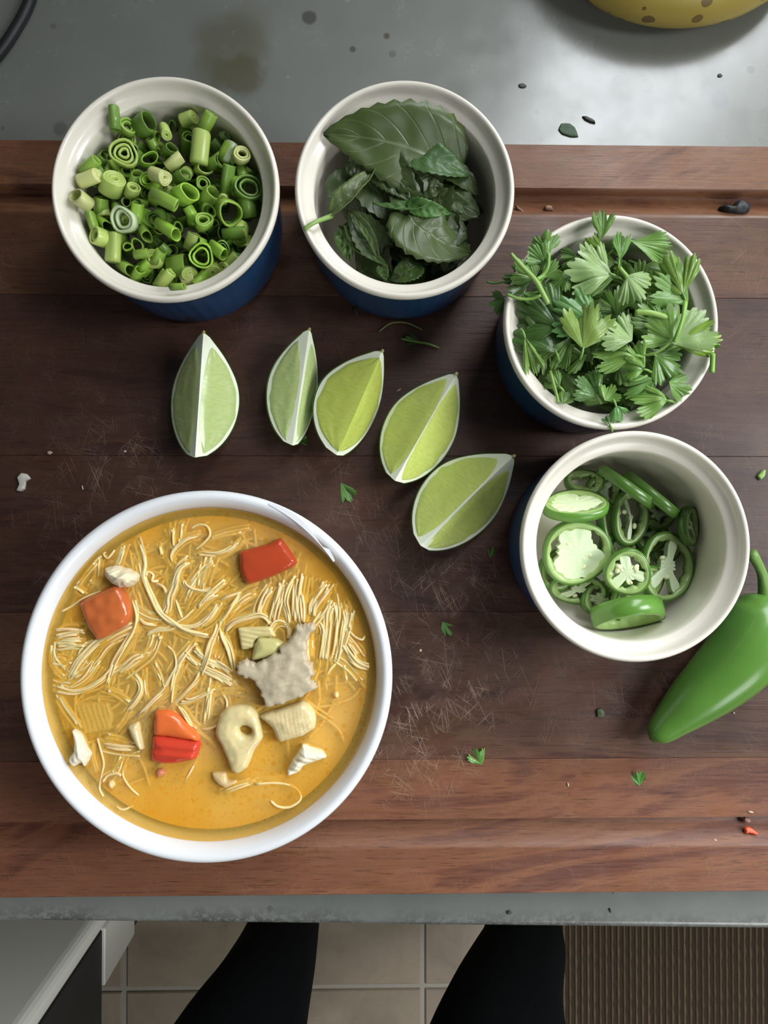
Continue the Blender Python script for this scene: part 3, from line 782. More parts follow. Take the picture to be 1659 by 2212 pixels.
# the tangle deeper in the broth, which nobody could count
parts = []
for (cf, lev, cnt, spread, pts, lab) in NL:
    if lab: continue
    for q in range(9 if cnt > 1 else 3):
        ox, oy = rn.gauss(0, spread * .4 + 16), rn.gauss(0, spread * .4 + 16); sh = rn.uniform(.85, 1.25)
        mx_, my_ = sum(p[0] for p in pts) / len(pts), sum(p[1] for p in pts) / len(pts)
        L_ = cf([(mx_ + (x - mx_) * sh + ox, my_ + (y - my_) * sh + oy) for x, y in pts]); z = ZB - rn.uniform(.0004, .0020)
        P = []
        for (x, y) in L_:
            p = W(x, y, z); d = p.xy - pb.xy
            if d.length > .066: d = d.normalized() * .066
            P.append(Vector((pb.x + d.x, pb.y + d.y, z)))
        parts.append(tube(P, rn.uniform(.0005, .00075), 5, 4))
for i in range(230):
    a = rn.uniform(0, 2 * math.pi); r = .058 * math.sqrt(rn.random()); cx, cy = pb.x + r * math.cos(a), pb.y + r * math.sin(a)
    wpx = W(0, 1560, ZB).y
    if cy < wpx and rn.random() < .9: continue
    if cy < W(0, 1700, ZB).y: continue
    th = rn.gauss(0.9, .7) ; L = rn.uniform(.008, .020); bend = rn.uniform(-.5, .5); z = ZB - rn.uniform(.0018, .0036)
    P = []
    for s in (-1, -.3, .4, 1):
        x = cx + L * s * math.cos(th + bend * s); y = cy + L * s * math.sin(th + bend * s)
        d = Vector((x - pb.x, y - pb.y))
        if d.length > .064: d = d.normalized() * .064
        P.append(Vector((pb.x + d.x, pb.y + d.y, z)))
    parts.append(tube(P, .0007, 5, 4))
v, f = merge(parts)
o = recenter(new('sunken_noodles', v, f, NOOD)); lay(o, 'cloudy tangle of rice noodles deep in the orange broth', 'noodles', kind='stuff')

# ------------------------------------------------------------------ chunks floating in the soup
o = chunk('red_pepper_piece', C2([(365,420),(500,385),(620,350),(730,300),(770,340),(810,400),(860,470),(880,520),(820,570),(640,650),(480,705),(420,700),(380,620),(365,520)]), ZB, .006, R_SKIN, dome=.12, amp=.0001, sunk=.5)
o.color = (.78, 1.2, 1.2, 1); lay(o, 'glossy red bell pepper square with a bright reflection, upper right in the soup', 'vegetable piece', 'red pepper pieces in the soup')
o = chunk('red_pepper_piece', C1([(380,950),(470,895),(560,850),(740,770),(800,820),(840,880),(875,1000),(880,1080),(840,1160),(700,1240),(560,1310),(510,1240),(470,1180),(420,1060)]), ZB, .008, R_SKIN, sub=2, dome=.12, amp=.0006, sunk=.5, seed=4)
o.color = (.92, 2.6, 2.2, 1); lay(o, 'orange red bell pepper square with a wrinkled wet face, left in the soup', 'vegetable piece', 'red pepper pieces in the soup')
rt = empty('red_pepper_piece', W(374, 1590, ZB)); lay(rt, 'red bell pepper block showing a striped skin side, lower middle of the soup', 'vegetable piece', 'red pepper pieces in the soup')
o = chunk('pepper_flesh', C3([(1110,470),(1220,460),(1320,500),(1440,610),(1520,700),(1530,760),(1300,720),(1100,700),(1095,580)]), ZB, .0062, R_SKIN, dome=.1, amp=.0006, sunk=.5, seed=8)
o.color = (1.25, 3.0, 2.2, 1); o.parent = rt; o.location -= rt.location; lay(o, 'paler orange inner flesh')
o = chunk('pepper_skin', C3([(1100,690),(1300,715),(1530,755),(1545,800),(1500,930),(1300,970),(1160,965),(1070,935),(1075,830)]), ZB, .0060, R_SKIN, dome=.25, amp=.0001, stri=(1.45, .0042, .00035), sunk=.5, seed=9)
o.color = (1.05, 1.1, 1.6, 1); o.parent = rt; o.location -= rt.location; lay(o, 'glossy red striped outer skin')

cp = [(514,1435),(522,1430),(534,1424),(545,1427),(555,1430),(577,1420),(599,1408),(609,1396),(630,1374),(642,1351),(656,1349),(671,1348),(681,1353),(666,1379),(661,1408),(664,1427),(676,1430),(678,1454),(670,1462),(681,1474),(682,1484),(650,1503),(620,1513),(600,1520),(575,1522),(566,1500),(552,1470),(530,1460),(514,1455)]
cp = [(598 + (x - 598) * 1.02, 1436 + (y - 1436) * 1.02) for x, y in cp]
o = chunk('chicken_piece', cp, ZB + .0015, .007, CHICK, sub=4, edge=.15, dome=.18, amp=.0006, stri=(1.86, .0021, .00016), jag=.0006, sunk=.3, seed=2)
o.color = (.78, .73, .66, 1); lay(o, 'largest torn piece of grey white chicken, on the noodles in the middle right', 'meat piece', 'shredded chicken in the soup')
o = chunk('chicken_piece', C1([(640,610),(680,595),(720,590),(860,620),(960,690),(940,740),(880,790),(780,800),(700,760),(640,700)]), ZB, .008, CHICK, sub=3, dome=.4, amp=.0010, stri=(2.0, .0018, .0003), jag=.0003, seed=13)
o.color = (1.1, 1.06, .95, 1); lay(o, 'cream coloured flaky chicken chunk above the orange pepper piece', 'meat piece', 'shredded chicken in the soup')
o = chunk('chicken_piece', C3([(310,650),(350,655),(390,700),(440,800),(490,890),(460,960),(430,1000),(400,960),(330,1000),(275,930),(330,850),(335,760)]), ZB, .006, CHICK, sub=3, dome=.3, amp=.0008, stri=(0.3, .0028, .0004), jag=.0002, seed=21)
o.color = (1.15, 1.15, 1.15, 1); lay(o, 'narrow boot shaped chicken shred by the lower left rim of the bowl', 'meat piece', 'shredded chicken in the soup')
o = chunk('chicken_piece', C4([(930,650),(1000,675),(1090,700),(1140,760),(1040,800),(940,840),(900,890),(850,910),(790,920),(800,850),(870,740)]), ZB, .006, CHICK, sub=3, dome=.3, amp=.0008, stri=(1.2, .003, .0004), jag=.0002, seed=31)
o.color = (1.3, 1.3, 1.25, 1); lay(o, 'small bright white triangular chicken shred, lower right in the broth', 'meat piece', 'shredded chicken in the soup')

def leek(poly, lab, z=ZB, th=.005, hole=None, seed=0, stri=None, dome=.25, tint=(1, 1, 1)):
    o = chunk('leek_slice', poly, z, th, LEEK, hole=hole, seed=seed, stri=stri, dome=dome, amp=.0003); o.color = (*tint, 1)
    lay(o, lab, 'vegetable piece', 'leek pieces in the soup'); return o
leek(C4([(270,310),(370,295),(470,310),(540,400),(575,580),(545,640),(500,700),(470,780),(440,850),(390,890),(340,910),(290,870),(250,760),(200,650),(150,560),(160,470),(200,370)]), 'slanted oval leek slice with a hole, below the large chicken piece', th=.006, hole=(532, 1576, .0019, .0026, 1.2), seed=3, stri=(.35, .0016, .00012), tint=(1.0, 1.03, 1.1))
leek(C4([(545,400),(600,365),(700,340),(820,300),(930,260),(990,290),(1035,350),(1050,420),(1040,500),(930,570),(830,600),(740,625),(700,600),(660,500),(600,440)]), 'ribbed curved leek chunk directly under the large chicken piece', th=.007, seed=5, stri=(.2, .0016, .00018), tint=(1.02, 1.03, 1.15))
leek(C2([(350,1105),(440,1095),(640,1090),(665,1130),(690,1180),(540,1190),(500,1230),(490,1280),(430,1295),(380,1290),(365,1200)]), 'flat square leek piece left of the tip of the large chicken piece', th=.0035, seed=6, stri=(1.4, .002, .0002), dome=.05, tint=(.92, .98, .95))
leek(C2([(540,1185),(620,1190),(700,1200),(760,1230),(730,1290),(700,1330),(600,1370),(480,1390),(480,1330),(500,1250)]), 'greenish leek wedge tucked behind the large chicken piece', th=.006, seed=7, tint=(.80, .92, .80))
leek(C3([(330,400),(480,385),(640,380),(680,430),(700,500),(690,640),(560,670),(430,690),(400,640),(370,520)]), 'pale green leek square sunk under the broth at the lower left', z=ZB - .0036, th=.004, seed=8, stri=(.3, .002, .0002), dome=.05, tint=(.9, .96, 1.3))
leek(C3([(840,620),(900,585),(945,580),(970,700),(1000,830),(960,850),(900,770)]), 'small shiny leek strip standing left of the striped pepper block', th=.004, seed=9, tint=(.9, .9, 1.0))
leek(C4([(120,900),(240,900),(260,970),(340,975),(330,1000),(240,1040),(180,1010),(130,960)]), 'small half sunk leek shard below the oval leek slice', z=ZB - .0002, th=.003, seed=10, tint=(.95, .85, .85))
for nm, cx, cy, s, lab in (('pepper_bit', 348, 1667, 12, 'tiny glossy reddish pepper bit under the striped pepper block'), ('onion_bit', 241, 1693, 9, 'tiny pale onion bit at the lower left of the soup'),
                           ('onion_bit', 347, 1377, 6, 'tiny shiny white onion bit in the middle of the noodles'), ('onion_bit', 726, 1500, 9, 'pale onion bit sunk near the right rim of the soup')):
    o = chunk(nm, [(cx + s * math.cos(a) * rn.uniform(.7, 1.1), cy + s * math.sin(a) * rn.uniform(.7, 1.2)) for a in [i * 1.05 for i in range(6)]], ZB - .0006, .003, LEEK if nm[0] == 'o' else R_SKIN, seed=cx)
    o.color = (1, .95, .9, 1) if nm[0] == 'o' else (1.0, 4.2, 6, 1); lay(o, lab, 'vegetable bit')

# ------------------------------------------------------------------ lime wedges
def lime(tip, bot, R, roll, core, lab, asym=0.0, seed=0, tint=(1, 1, 1), zc=.020, pulp2=True):
    """wedge: a quarter of a lime. ridge along local +y (towards tip), rind below. roll turns it about its axis"""
    a, b = W(*tip, zc), W(*bot, zc); L = (a - b).length; NT_, NP = 40, 16
    def rr(t):
        s = max(0.0, math.sin(math.pi * min(1, max(0, t)))) ** (0.52 + .22 * min(1, max(0, (t - .35) / .4)))
        s *= 1 - 0.06 * (t - .45)
        return R * s + 0.0009 * math.exp(-((t - .985) / .03) ** 2) + .0011 * math.exp(-((t - .01) / .02) ** 2)
    half = math.radians(45); V, Fc, UV, mt = [], [], [], []
    # rind surface
    for i in range(NT_ + 1):
        t = i / NT_; r = rr(t)
        for j in range(NP + 1):
            ph = -half + 2 * half * j / NP; V.append((r * math.sin(ph), (t - .5) * L, -r * math.cos(ph)))
    for i in range(NT_):
        for j in range(NP):
            q = i * (NP + 1) + j; Fc.append((q, q + 1, q + NP + 2, q + NP + 1))
    root = empty('lime_wedge'); parts_ = []
    rind = new('rind', V, Fc, RIND, root); parts_.append(rind)
    # pith body: slightly smaller sector with the two cut faces
    V, Fc = [], []; n = NP + 1
    for i in range(NT_ + 1):
        t = i / NT_; r = rr(t) - .0006 if 0 < i < NT_ else rr(t) * .6; r = max(r, .0002)
        V.append((0, (t - .5) * L * .995, -0.0004))
        for j in range(n):
            ph = -half + 2 * half * j / NP; V.append((r * math.sin(ph), (t - .5) * L * .995, -r * math.cos(ph)))
    m_ = n + 1
    for i in range(NT_):
        for j in range(m_):
            Fc.append((i * m_ + j, i * m_ + (j + 1) % m_, (i + 1) * m_ + (j + 1) % m_, (i + 1) * m_ + j))
    Fc.append(tuple(range(m_))[::-1]); Fc.append(tuple(NT_ * m_ + j for j in range(m_)))
    pith = new('pith', V, Fc, PITH, root, smooth=False); parts_.append(pith)
    # pulp panels on both faces
    for side in (-1, 1):
        V, Fc, UV = [], [], []; nu, nv = 34, 12
        y0, y1 = .035, (.90 if not asym else .935)
        dr = Vector((side * math.sin(half), 0, -math.cos(half))); nr = Vector((side * math.cos(half), 0, math.sin(half)))
        for i in range(nu + 1):
            s = i / nu; t = y0 + (y1 - y0) * s; r = rr(t)
            e = (1 - abs(2 * s - 1) ** 5) ** .5 if 0 < s < 1 else 0.0
            cw = core * (1 + .25 * math.sin(s * 7 + seed + side)) + .0006 * abs(2 * s - 1) ** 3
            lo, hi = cw, r - .0014 - .0003 * math.sin(s * 9 + seed)
            if hi < lo: hi = lo
            mid_ = (lo + hi) / 2
            for j in range(nv + 1):
                q = j / nv * 2 - 1; vv = mid_ + q * (hi - lo) / 2 * e
                edge = min(1.0, (1 - abs(q)) * 4) * min(1, e * 1.5)
                if core < 0: vv = max(.0, hi * e * j / nv); edge = min(1.0, (1 - q) * 4) * min(1, e * 1.5)
                h = .00022 + .00045 * edge + .00025 * mn.noise(Vector((s * 9, q * 3, seed + side)))
                pnt = dr * vv + nr * ((h - .0004) * (1 if core >= 0 else min(1, j / 2))) + Vector((0, (t - .5) * L, 0)); V.append(pnt); UV.append((j / nv, s))
        for i in range(nu):
            for j in range(nv):
                q = i * (nv + 1) + j; fc = (q, q + 1, q + nv + 2, q + nv + 1); Fc.append(fc if side < 0 else fc[::-1])
        p = new('pulp', V, [q[::-1] for q in Fc], PULP, root, uv=UV); p.color = (*tint, 1)
    # stem nub
    v, f = tube([Vector((0, L * .492, -.0006)), Vector((.0002, L * .515, -.0004))], [.0011, .0006], 7, 3)
    new('stem_scar', v, f, plain('lime_scar', (.35, .33, .10), .6), root)
    d = (a - b); rz = math.atan2(d.y, d.x) - math.pi / 2
    M = Matrix.Rotation(rz, 4, 'Z') @ Matrix.Rotation(roll, 4, 'Y')
    zmin = min((M @ v_.co).z for v_ in rind.data.vertices)
    c = (a + b) / 2
    root.rotation_mode = 'QUATERNION'; root.rotation_quaternion = M.to_quaternion(); root.location = (c.x, c.y, -zmin + .0001)
    lay(root, lab, 'lime wedge', 'lime wedges on the board')
lime((443, 722), (425, 990), .0243, 0.02, .0018, 'lime wedge standing on its rind with a wide white core, leftmost of five', seed=1, tint=(.90, .95, 1.15))
lime((668, 710), (632, 962), .0190, .42, .0022, 'narrow tilted lime wedge with a thick white core, second from the left', seed=2, tint=(.86, .92, 1.1))
lime((826, 762), (728, 985), .0243, .42, -.0002, 'lime wedge lying without a white core line, third from the left', seed=3, asym=1, tint=(.95, .95, .6))
lime((983, 812), (852, 1040), .0256, .10, .0006, 'lime wedge with a thin pale core line, fourth from the left, close beside the last', seed=4, asym=1, tint=(1.0, 1.0, .75))
lime((1104, 988), (906, 1178), .0278, .10, .0010, 'rightmost lime wedge, lowest of five, with a white streak along its ridge', seed=5, tint=(.98, 1.0, .8))

# ------------------------------------------------------------------ whole chilli pepper at the right edge
root = empty('green_chilli', W(1560, 1460, 0)); lay(root, 'whole glossy green chilli pepper lying at the right edge of the board', 'chilli pepper')
base = root.location.copy()
pts = [(1409, 1600, 8, .011), (1420, 1587, 26, .012), (1452, 1556, 40, .013), (1495, 1517, 55, .0145), (1545, 1474, 67, .0165), (1592, 1428, 76, .0180), (1628, 1378, 80, .0185), (1648, 1330, 72, .0185), (1656, 1300, 50, .0185), (1660, 1288, 20, .0185)]
P = [W(x, y, z) - base for x, y, r, z in pts]; R = [r * K(z) for x, y, r, z in pts]
v, f = tube(P, R, 40, 7)
ax = P[5]
v2 = []
for q in v:
    q = Vector(q); n_ = mn.noise(q * 40) * .0006; v2.append(q + Vector((n_, n_, n_ * .5)))
o = new('chilli_body', v2, f, J_SKIN, root); o.color = (1.35, 1.35, 1.3, 1)
zmin = min(q.z for q in v2); 
P = [W(x, y, z) - base for x, y, z in ((1657, 1296, .0195), (1652, 1268, .021), (1647, 1240, .024), (1636, 1215, .028), (1625, 1196, .031))]
v, f = tube(P, [.0042, .0030, .0024, .0024, .0027], 12, 5); o = new('stem', v, f, STEM, root); o.color = (.75, .82, .75, 1)
P = [W(x, y, z) - base for x, y, z in ((1661, 1306, .0186), (1658, 1296, .0192), (1655, 1282, .020))]
v, f = tube(P, [.0098, .0085, .0036], 20, 4); o = new('calyx', v, f, STEM, root); o.color = (.8, .95, .8, 1)
root.location.z -= zmin - .0001 if zmin < .0 or zmin > .0 else 0

# ------------------------------------------------------------------ scallion slices
ZA = lambda x, y: (80 + x / 3.016, 140 + y / 3.016)
_sc_cache = {}
def ring_mesh(r, L, wall, n=16, layers=1, seed=0, solid=False):
    """scallion slice, axis z: a thin squashed tube, or (solid) tightly packed layers with a tiny hole"""
    rr_ = random.Random(seed); P_ = []; k3, k2 = rr_.uniform(.02, .08), rr_.uniform(.0, .08); sl = rr_.uniform(-.35, .35)
    el = rr_.uniform(.86, 1.0) if (solid or layers > 1) else rr_.uniform(.6, .95); ph = rr_.uniform(0, 6); cx = cy = 0
    def pt(rad, z, a):
        wv = 1 + k2 * math.sin(2 * a + ph) + k3 * math.sin(3 * a + seed) + .02 * math.sin(5 * a + ph)
        x = rad * wv * math.cos(a); return (x + cx, rad * wv * el * math.sin(a) + cy, z + sl * x * (1 if z > 0 else .3))
    if solid:
        l2 = L / 2; V = []
        pr = [(r * .97, -l2), (r, -l2 * .8), (r, l2 * .9), (r * .95, l2), (r * .86, l2), (r * .80, l2 * .88), (r * .74, l2 * .99), (r * .60, l2), (r * .53, l2 * .86), (r * .47, l2 * .98), (r * .30, l2 * .98), (r * .20, l2 * .7), (r * .12, l2 * .4)]
        for rad, z in pr: V += [pt(rad, z, 2 * math.pi * i / n) for i in range(n)]
        Fc = [(j * n + i, j * n + (i + 1) % n, (j + 1) * n + (i + 1) % n, (j + 1) * n + i) for j in range(len(pr) - 1) for i in range(n)]
        Fc.append(tuple(range(n))[::-1]); Fc.append(tuple((len(pr) - 1) * n + i for i in range(n)))
        return V, Fc
    for q in range(layers):
        ro = r * (1 - q * .30); ri = max(ro - wall, r * .08); l2 = L / 2 * (1 - .12 * q)
        if q: cx, cy = rr_.uniform(-.08, .08) * r, rr_.uniform(-.08, .08) * r; ph += .7
        V = []
        for (rad, z) in ((ro, -l2), (ro * 1.02, l2 * .1), (ro, l2 * .9), (ro - wall * .2, l2), (ri + wall * .2, l2), (ri, l2 * .9), (ri, -l2)):
            V += [pt(rad, z, 2 * math.pi * i / n) for i in range(n)]
        Fc = [(j * n + i, j * n + (i + 1) % n, ((j + 1) % 7) * n + (i + 1) % n, ((j + 1) % 7) * n + i) for j in range(7) for i in range(n)]
        P_.append((V, Fc))
    return merge(P_)
GR = {'p': (.66, .71, .29), 'l': (.48, .62, .16), 'm': (.29, .47, .075), 'd': (.17, .31, .055), 'w': (.60, .74, .44), 'b': (.35, .60, .075)}
def scallion(x, y, r, L, adir, tilt, tone, layers=1, z=.045, lab=None, seed=0, raw=None):
    px, py = ZA(x, y); kk = K(z) / 3.016; r *= kk; L *= kk
    v, f = ring_mesh(r, L, max(.0005, min(.0011, r * (.16 if tone in 'db' else .24))), 18 if r > .003 else 12, layers, seed, tone in 'plw' and layers == 1 and seed % 3 != 1)
    o = new('scallion_slice', v, f, ONION); p = raw or W(px, py, z); o.location = p
    o.rotation_mode = 'QUATERNION'
    ax = Vector((math.cos(adir) * math.sin(tilt), math.sin(adir) * math.sin(tilt), math.cos(tilt)))
    o.rotation_quaternion = ax.to_track_quat('Z', 'X'); g = rn.uniform(.9, 1.1); c = GR[tone]; o.color = (c[0] * g, c[1] * g, c[2] * g, 1)
    w_ = sector(p, RA.location, .014)
    lay(o, lab or 'small green scallion slice without a mark of its own, %s of the scallion heap' % w_, 'scallion slice', None if lab else 'scallion slices, %s of the heap' % w_)
    return o
d2r = math.radians
SCL = [
 (565,580,95,60,-.3,.25,'l',3,'pale layered scallion ring facing up, upper left of the heap'),
 (895,632,50,120,.6,1.35,'p',1,'pale scallion block tilted to the right near the middle of the heap'),
 (795,722,52,115,-.5,1.2,'p',1,'pale yellow scallion cut just below the right tilted pale block'),
 (490,782,76,115,.8,.8,'l',1,'fat light green scallion cut left of the middle of the heap'),
 (290,882,74,100,2.6,.7,'p',1,'pale scallion tube with a wide hole at the left edge of the heap'),
 (565,1012,84,70,-2.2,.3,'w',2,'whitish scallion ring with a white centre, lower left of the heap'),
 (500,1192,58,180,1.5,1.5,'l',1,'long upright light scallion cut at the lower left of the heap'),
 (365,1032,50,135,1.9,1.45,'m',1,'mid green scallion cut against the left wall under the pale tube'),
 (835,432,36,95,-1.2,1.1,'l',1,'narrow light scallion tube at the top middle of the heap'),
 (985,352,48,90,.2,1.3,'l',1,'light scallion cut at the top right of the heap'),
 (1110,372,58,120,.9,1.1,'m',1,'darker scallion tube beside the light cut at the top right'),
 (1065,545,64,190,1.4,1.3,'l',1,'tall light green scallion cut right of the top middle'),
 (1250,572,48,130,1.1,1.3,'w',1,'whitish green striped scallion cut near the right wall'),
 (1365,572,56,60,.3,.35,'p',2,'small pale scallion ring against the right wall'),
 (1410,800,90,60,.2,.35,'d',2,'dark translucent scallion ring at the right edge of the heap'),
 (1240,740,60,170,1.3,1.0,'d',1,'dark green scallion tube left of the dark translucent ring'),
 (965,845,80,100,.2,1.0,'b',1,'bright green scallion tube in the middle of the heap'),
 (830,880,58,190,-.5,1.45,'m',1,'long mid green scallion cut in the middle of the heap'),
 (850,1072,58,150,-.6,1.4,'b',1,'bright scallion cut below the middle of the heap'),
 (1085,1022,60,60,.9,.4,'m',2,'scallion ring with a dark hole, lower right of the middle'),
 (1250,960,90,80,-.9,.8,'m',1,'wide curved scallion ring on the lower right of the heap'),
 (1285,1097,50,145,.1,1.5,'d',1,'dark scallion cut lying level by the lower right wall'),
 (1075,1242,80,80,-1.4,.4,'b',2,'wet bright scallion ring at the bottom right of the heap'),
 (1180,1212,58,120,-.7,1.2,'b',1,'wet bright scallion tube beside the bottom right ring'),
 (590,1187,30,34,0,.2,'m',1,'tiny scallion ring right of the long upright light cut'),
 (680,1232,42,92,.1,1.4,'m',1,'small scallion cut below the tiny ring'),
 (790,1250,46,85,1.0,1.2,'m',1,None), (710,1322,60,100,.7,1.1,'b',1,None), (840,1392,50,115,.7,1.2,'l',1,'light scallion cut at the very bottom of the heap'),
 (985,1392,44,85,.2,1.3,'p',1,None), (340,742,50,135,.3,1.4,'p',1,'pale scallion cut lying level near the left wall'),
 (340,655,42,130,.5,1.3,'m',1,'green scallion cut at the upper left wall'), (620,822,46,70,.8,.8,'l',2,None), (560,362,56,60,.2,.5,'m',2,None), (700,392,76,110,.2,.9,'d',1,None),
 (505,352,40,140,1.6,1.4,'d',1,'dark scallion strip at the top left of the heap'), (920,1312,70,120,.1,1.2,'m',1,None), (1010,1150,48,105,1.1,1.1,'l',1,None),
 (1270,1272,40,90,.6,1.2,'l',1,None), (580,1322,50,95,-.6,1.2,'m',1,None), (730,622,58,60,.4,.5,'b',1,None), (650,962,44,125,1.3,1.2,'b',1,None), (700,1092,50,100,-1,1.1,'m',1,None),
 (1220,462,32,44,0,1.2,'w',1,None), (1450,682,60,80,.9,.9,'d',1,None), (640,742,50,80,.9,1,'m',1,None), (1120,860,60,110,.4,.9,'m',1,None), (940,730,50,90,.2,1,'d',1,None),
 (1010,980,50,110,2.1,1.1,'b',1,None), (760,520,40,90,2.0,1,'m',1,None), (860,560,50,80,.3,.8,'d',1,None), (430,620,50,100,.4,1,'d',1,None), (420,920,50,100,1.3,1,'m',1,None), (1160,640,50,90,.1,1,'d',1,None)]
for q, (x, y, r, L, ad, ti, tone, lay_, lab) in enumerate(SCL):
    d = math.hypot(x - 830, y - 850) / 720; z = .0505 - .013 * d + (q % 3) * .0012
    z += .002 if lab else -.003
    scallion(x, y, r, L, ad, ti, tone, lay_, z, lab, q)
o = scallion(915, 1447, 32, 95, .05, 1.5, 'm', 1, .0565, 'mid green scallion scrap lying on the bottom rim of the left ramekin', 99)
# loose fill of the heap, packed by rejection
placed = []
rs = random.Random(8)
for lv, (zz, cnt) in enumerate(((.0415, 58), (.0345, 45), (.0265, 34))):
    tries = 0; done = 0
    while done < cnt and tries < 4000:
        tries += 1; a = rs.uniform(0, 2 * math.pi); rad = (.0375 - .001 * lv) * math.sqrt(rs.random()) * sA
        x, y = RA.location.x + rad * math.cos(a), RA.location.y + rad * math.sin(a); z = zz - .05 * (rad ** 2) / .04 + rs.uniform(-.002, .002)
        if any((x - p[0]) ** 2 + (y - p[1]) ** 2 + (z - p[2]) ** 2 < .0056 ** 2 for p in placed): continue
        placed.append((x, y, z)); done += 1
        r = rs.uniform(35, 68); ln = rs.uniform(60, 130)
        lim = 0.0405 * sA - max(r, ln / 2) * K(z) / 3.016
        if rad > lim: x = RA.location.x + lim * math.cos(a); y = RA.location.y + lim * math.sin(a)
        scallion(0, 0, r, ln, rs.uniform(0, 6.28), rs.uniform(.2, 1.5), rs.choice('mmdbbll' if lv == 0 else 'mmdd'), rs.choice((1, 1, 2)), z, None, 200 + done + lv * 100, Vector((x, y, z)))

# ------------------------------------------------------------------ basil
ZBf = lambda x, y: (610 + x / 3.016, 140 + y / 3.016)
def leafmesh(P0, P1, P2, wdt, roll=0.0, cup=0.2, serr=0.05, shape=0.55, nl=22, ns=10, seed=0, ripple=.0004, crinkle=0.0, pointy=1.0):
    """blade along a bezier P0 (base) P1 P2 (tip); wdt = half width"""
    V, UV, Fc = [], [], []
    r_ = random.Random(seed)
    for i in range(nl + 1):
        t = i / nl; p = P0 * (1 - t) ** 2 + P1 * 2 * t * (1 - t) + P2 * t * t
        tg = ((P1 - P0) * (1 - t) + (P2 - P1) * t).normalized()
        side = tg.cross(Vector((0, 0, 1))); side = side.normalized() if side.length > 1e-4 else Vector((1, 0, 0))
        side = Quaternion(tg, roll) @ side; nn = side.cross(tg).normalized()
        s_ = math.sin(math.pi * t ** (shape * 1.15)) ** (.75 * pointy) if 0 < t < 1 else 0
        wv = wdt * max(s_, .02)
        for j in range(ns + 1):
            s = j / ns * 2 - 1
            se = 1 + (serr * (1 if i % 2 else -1) if abs(s) > .99 else 0)
            hh = cup * abs(s) ** 1.6 * wv + ripple * math.cos((t * 6 - abs(s) * .9) * 2 * math.pi) * (1 - abs(s) ** 3) + crinkle * mn.noise(Vector((t * 5, s * 2.2, seed)))
            V.append(p + side * (s * wv * se) + nn * hh); UV.append((.5 + s / 2 * .98, t))
    for i in range(nl):
        for j in range(ns): q = i * (ns + 1) + j; Fc.append((q, q + ns + 1, q + ns + 2, q + 1))
    return V, Fc, UV
def basil(base, tip, wd, z0, z1, zm, roll, cup, lab, tint=(1, 1, 1), side=(0, 0), crinkle=.0012, seed=0, stem=None):
    a = W(*ZBf(*base), z0); b = W(*ZBf(*tip), z1); m = W(*ZBf((base[0] + tip[0]) / 2 + side[0], (base[1] + tip[1]) / 2 + side[1]), zm)
    P1 = m * 2 - (a + b) / 2; wd = wd * K(zm) / 3.016
    v, f, uv = leafmesh(a, P1, b, wd, roll, cup, seed=seed, crinkle=crinkle)
    c = (a + b) / 2; v = [q - c for q in v]
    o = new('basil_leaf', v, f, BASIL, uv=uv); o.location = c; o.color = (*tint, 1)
    sm = o.modifiers.new('thickness', 'SOLIDIFY'); sm.thickness = .00035
    w_ = sector(c, RB.location, .012); lay(o, lab or 'dark basil leaf deep in the heap of the middle ramekin, %s' % w_, 'basil leaf', None if lab else 'basil leaves low in the ramekin, %s' % w_)
    if stem:
        pts_ = [W(*ZBf(x, y), z) - c for x, y, z in stem]; v, f = tube(pts_, [.0011, .0010, .0012], 8, 4); s = new('stem', v, f, STEM, o); s.color = (1.05, 1.05, 1.1, 1)
    return o
# deeper layer first
rb = random.Random(4)
for i in range(60):
    a = rb.uniform(0, 6.28); rad = .031 * math.sqrt(rb.random()); cx, cy = RB.location.x + rad * math.cos(a), RB.location.y + rad * math.sin(a)
    z = rb.uniform(.012, .038); th = rb.uniform(0, 6.28); L = rb.uniform(.012, .017)
    d = Vector((math.cos(th), math.sin(th), rb.uniform(-.3, .3))); c = Vector((cx, cy, z)); c0, c1 = c - d * L, c + d * L
    cc = Vector((RB.location.x, RB.location.y)); 
    ok = []
    for e in (c0, c1):
        dd = e.xy - cc
        if dd.length > .036: dd = dd.normalized() * .036; e = Vector((cc.x + dd.x, cc.y + dd.y, e.z))
        ok.append(e)
    v, f, uv = leafmesh(ok[0], c + Vector((0, 0, .004)), ok[1], rb.uniform(.006, .010), rb.uniform(-.5, .5), rb.uniform(0, .3), seed=i, crinkle=.0015, nl=14, ns=6)
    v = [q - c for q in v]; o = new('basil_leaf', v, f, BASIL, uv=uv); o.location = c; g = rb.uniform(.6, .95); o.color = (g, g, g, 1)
    w_ = sector(c, RB.location, .012); lay(o, 'dark basil leaf deep in the heap of the middle ramekin, %s' % w_, 'basil leaf', 'basil leaves low in the ramekin, %s' % w_)
basil((1170, 700), (268, 452), 285, .036, .053, .050, -.42, .12, 'largest broad basil leaf leaning on the upper wall of the ramekin', (1.05, 1.02, .95), (40, -60), .0015, 1)
basil((600, 600), (870, 900), 135, .042, .038, .045, .25, .18, 'dark veined basil leaf in the centre of the heap', (.80, .82, .80), (0, -30), .001, 2)
basil((780, 560), (1222, 722), 125, .042, .040, .046, -.15, .25, 'shiny pointed basil leaf right of the centre', (.85, 1.15, 1.05), (0, -10), .0012, 3)
basil((850, 760), (1060, 790), 85, .036, .037, .040, .3, .1, 'small basil leaf tucked below the shiny pointed leaf', (.85, .95, .85), (0, 20), .001, 4)
basil((310, 990), (622, 655), 82, .049, .044, .050, -.5, .75, 'folded light green basil leaf whose stem crosses the left rim', (1.75, 1.6, 1.7), (10, 10), .0008, 5,
      stem=[(140, 1072, .0560), (215, 1025, .0555), (320, 985, .0495)])
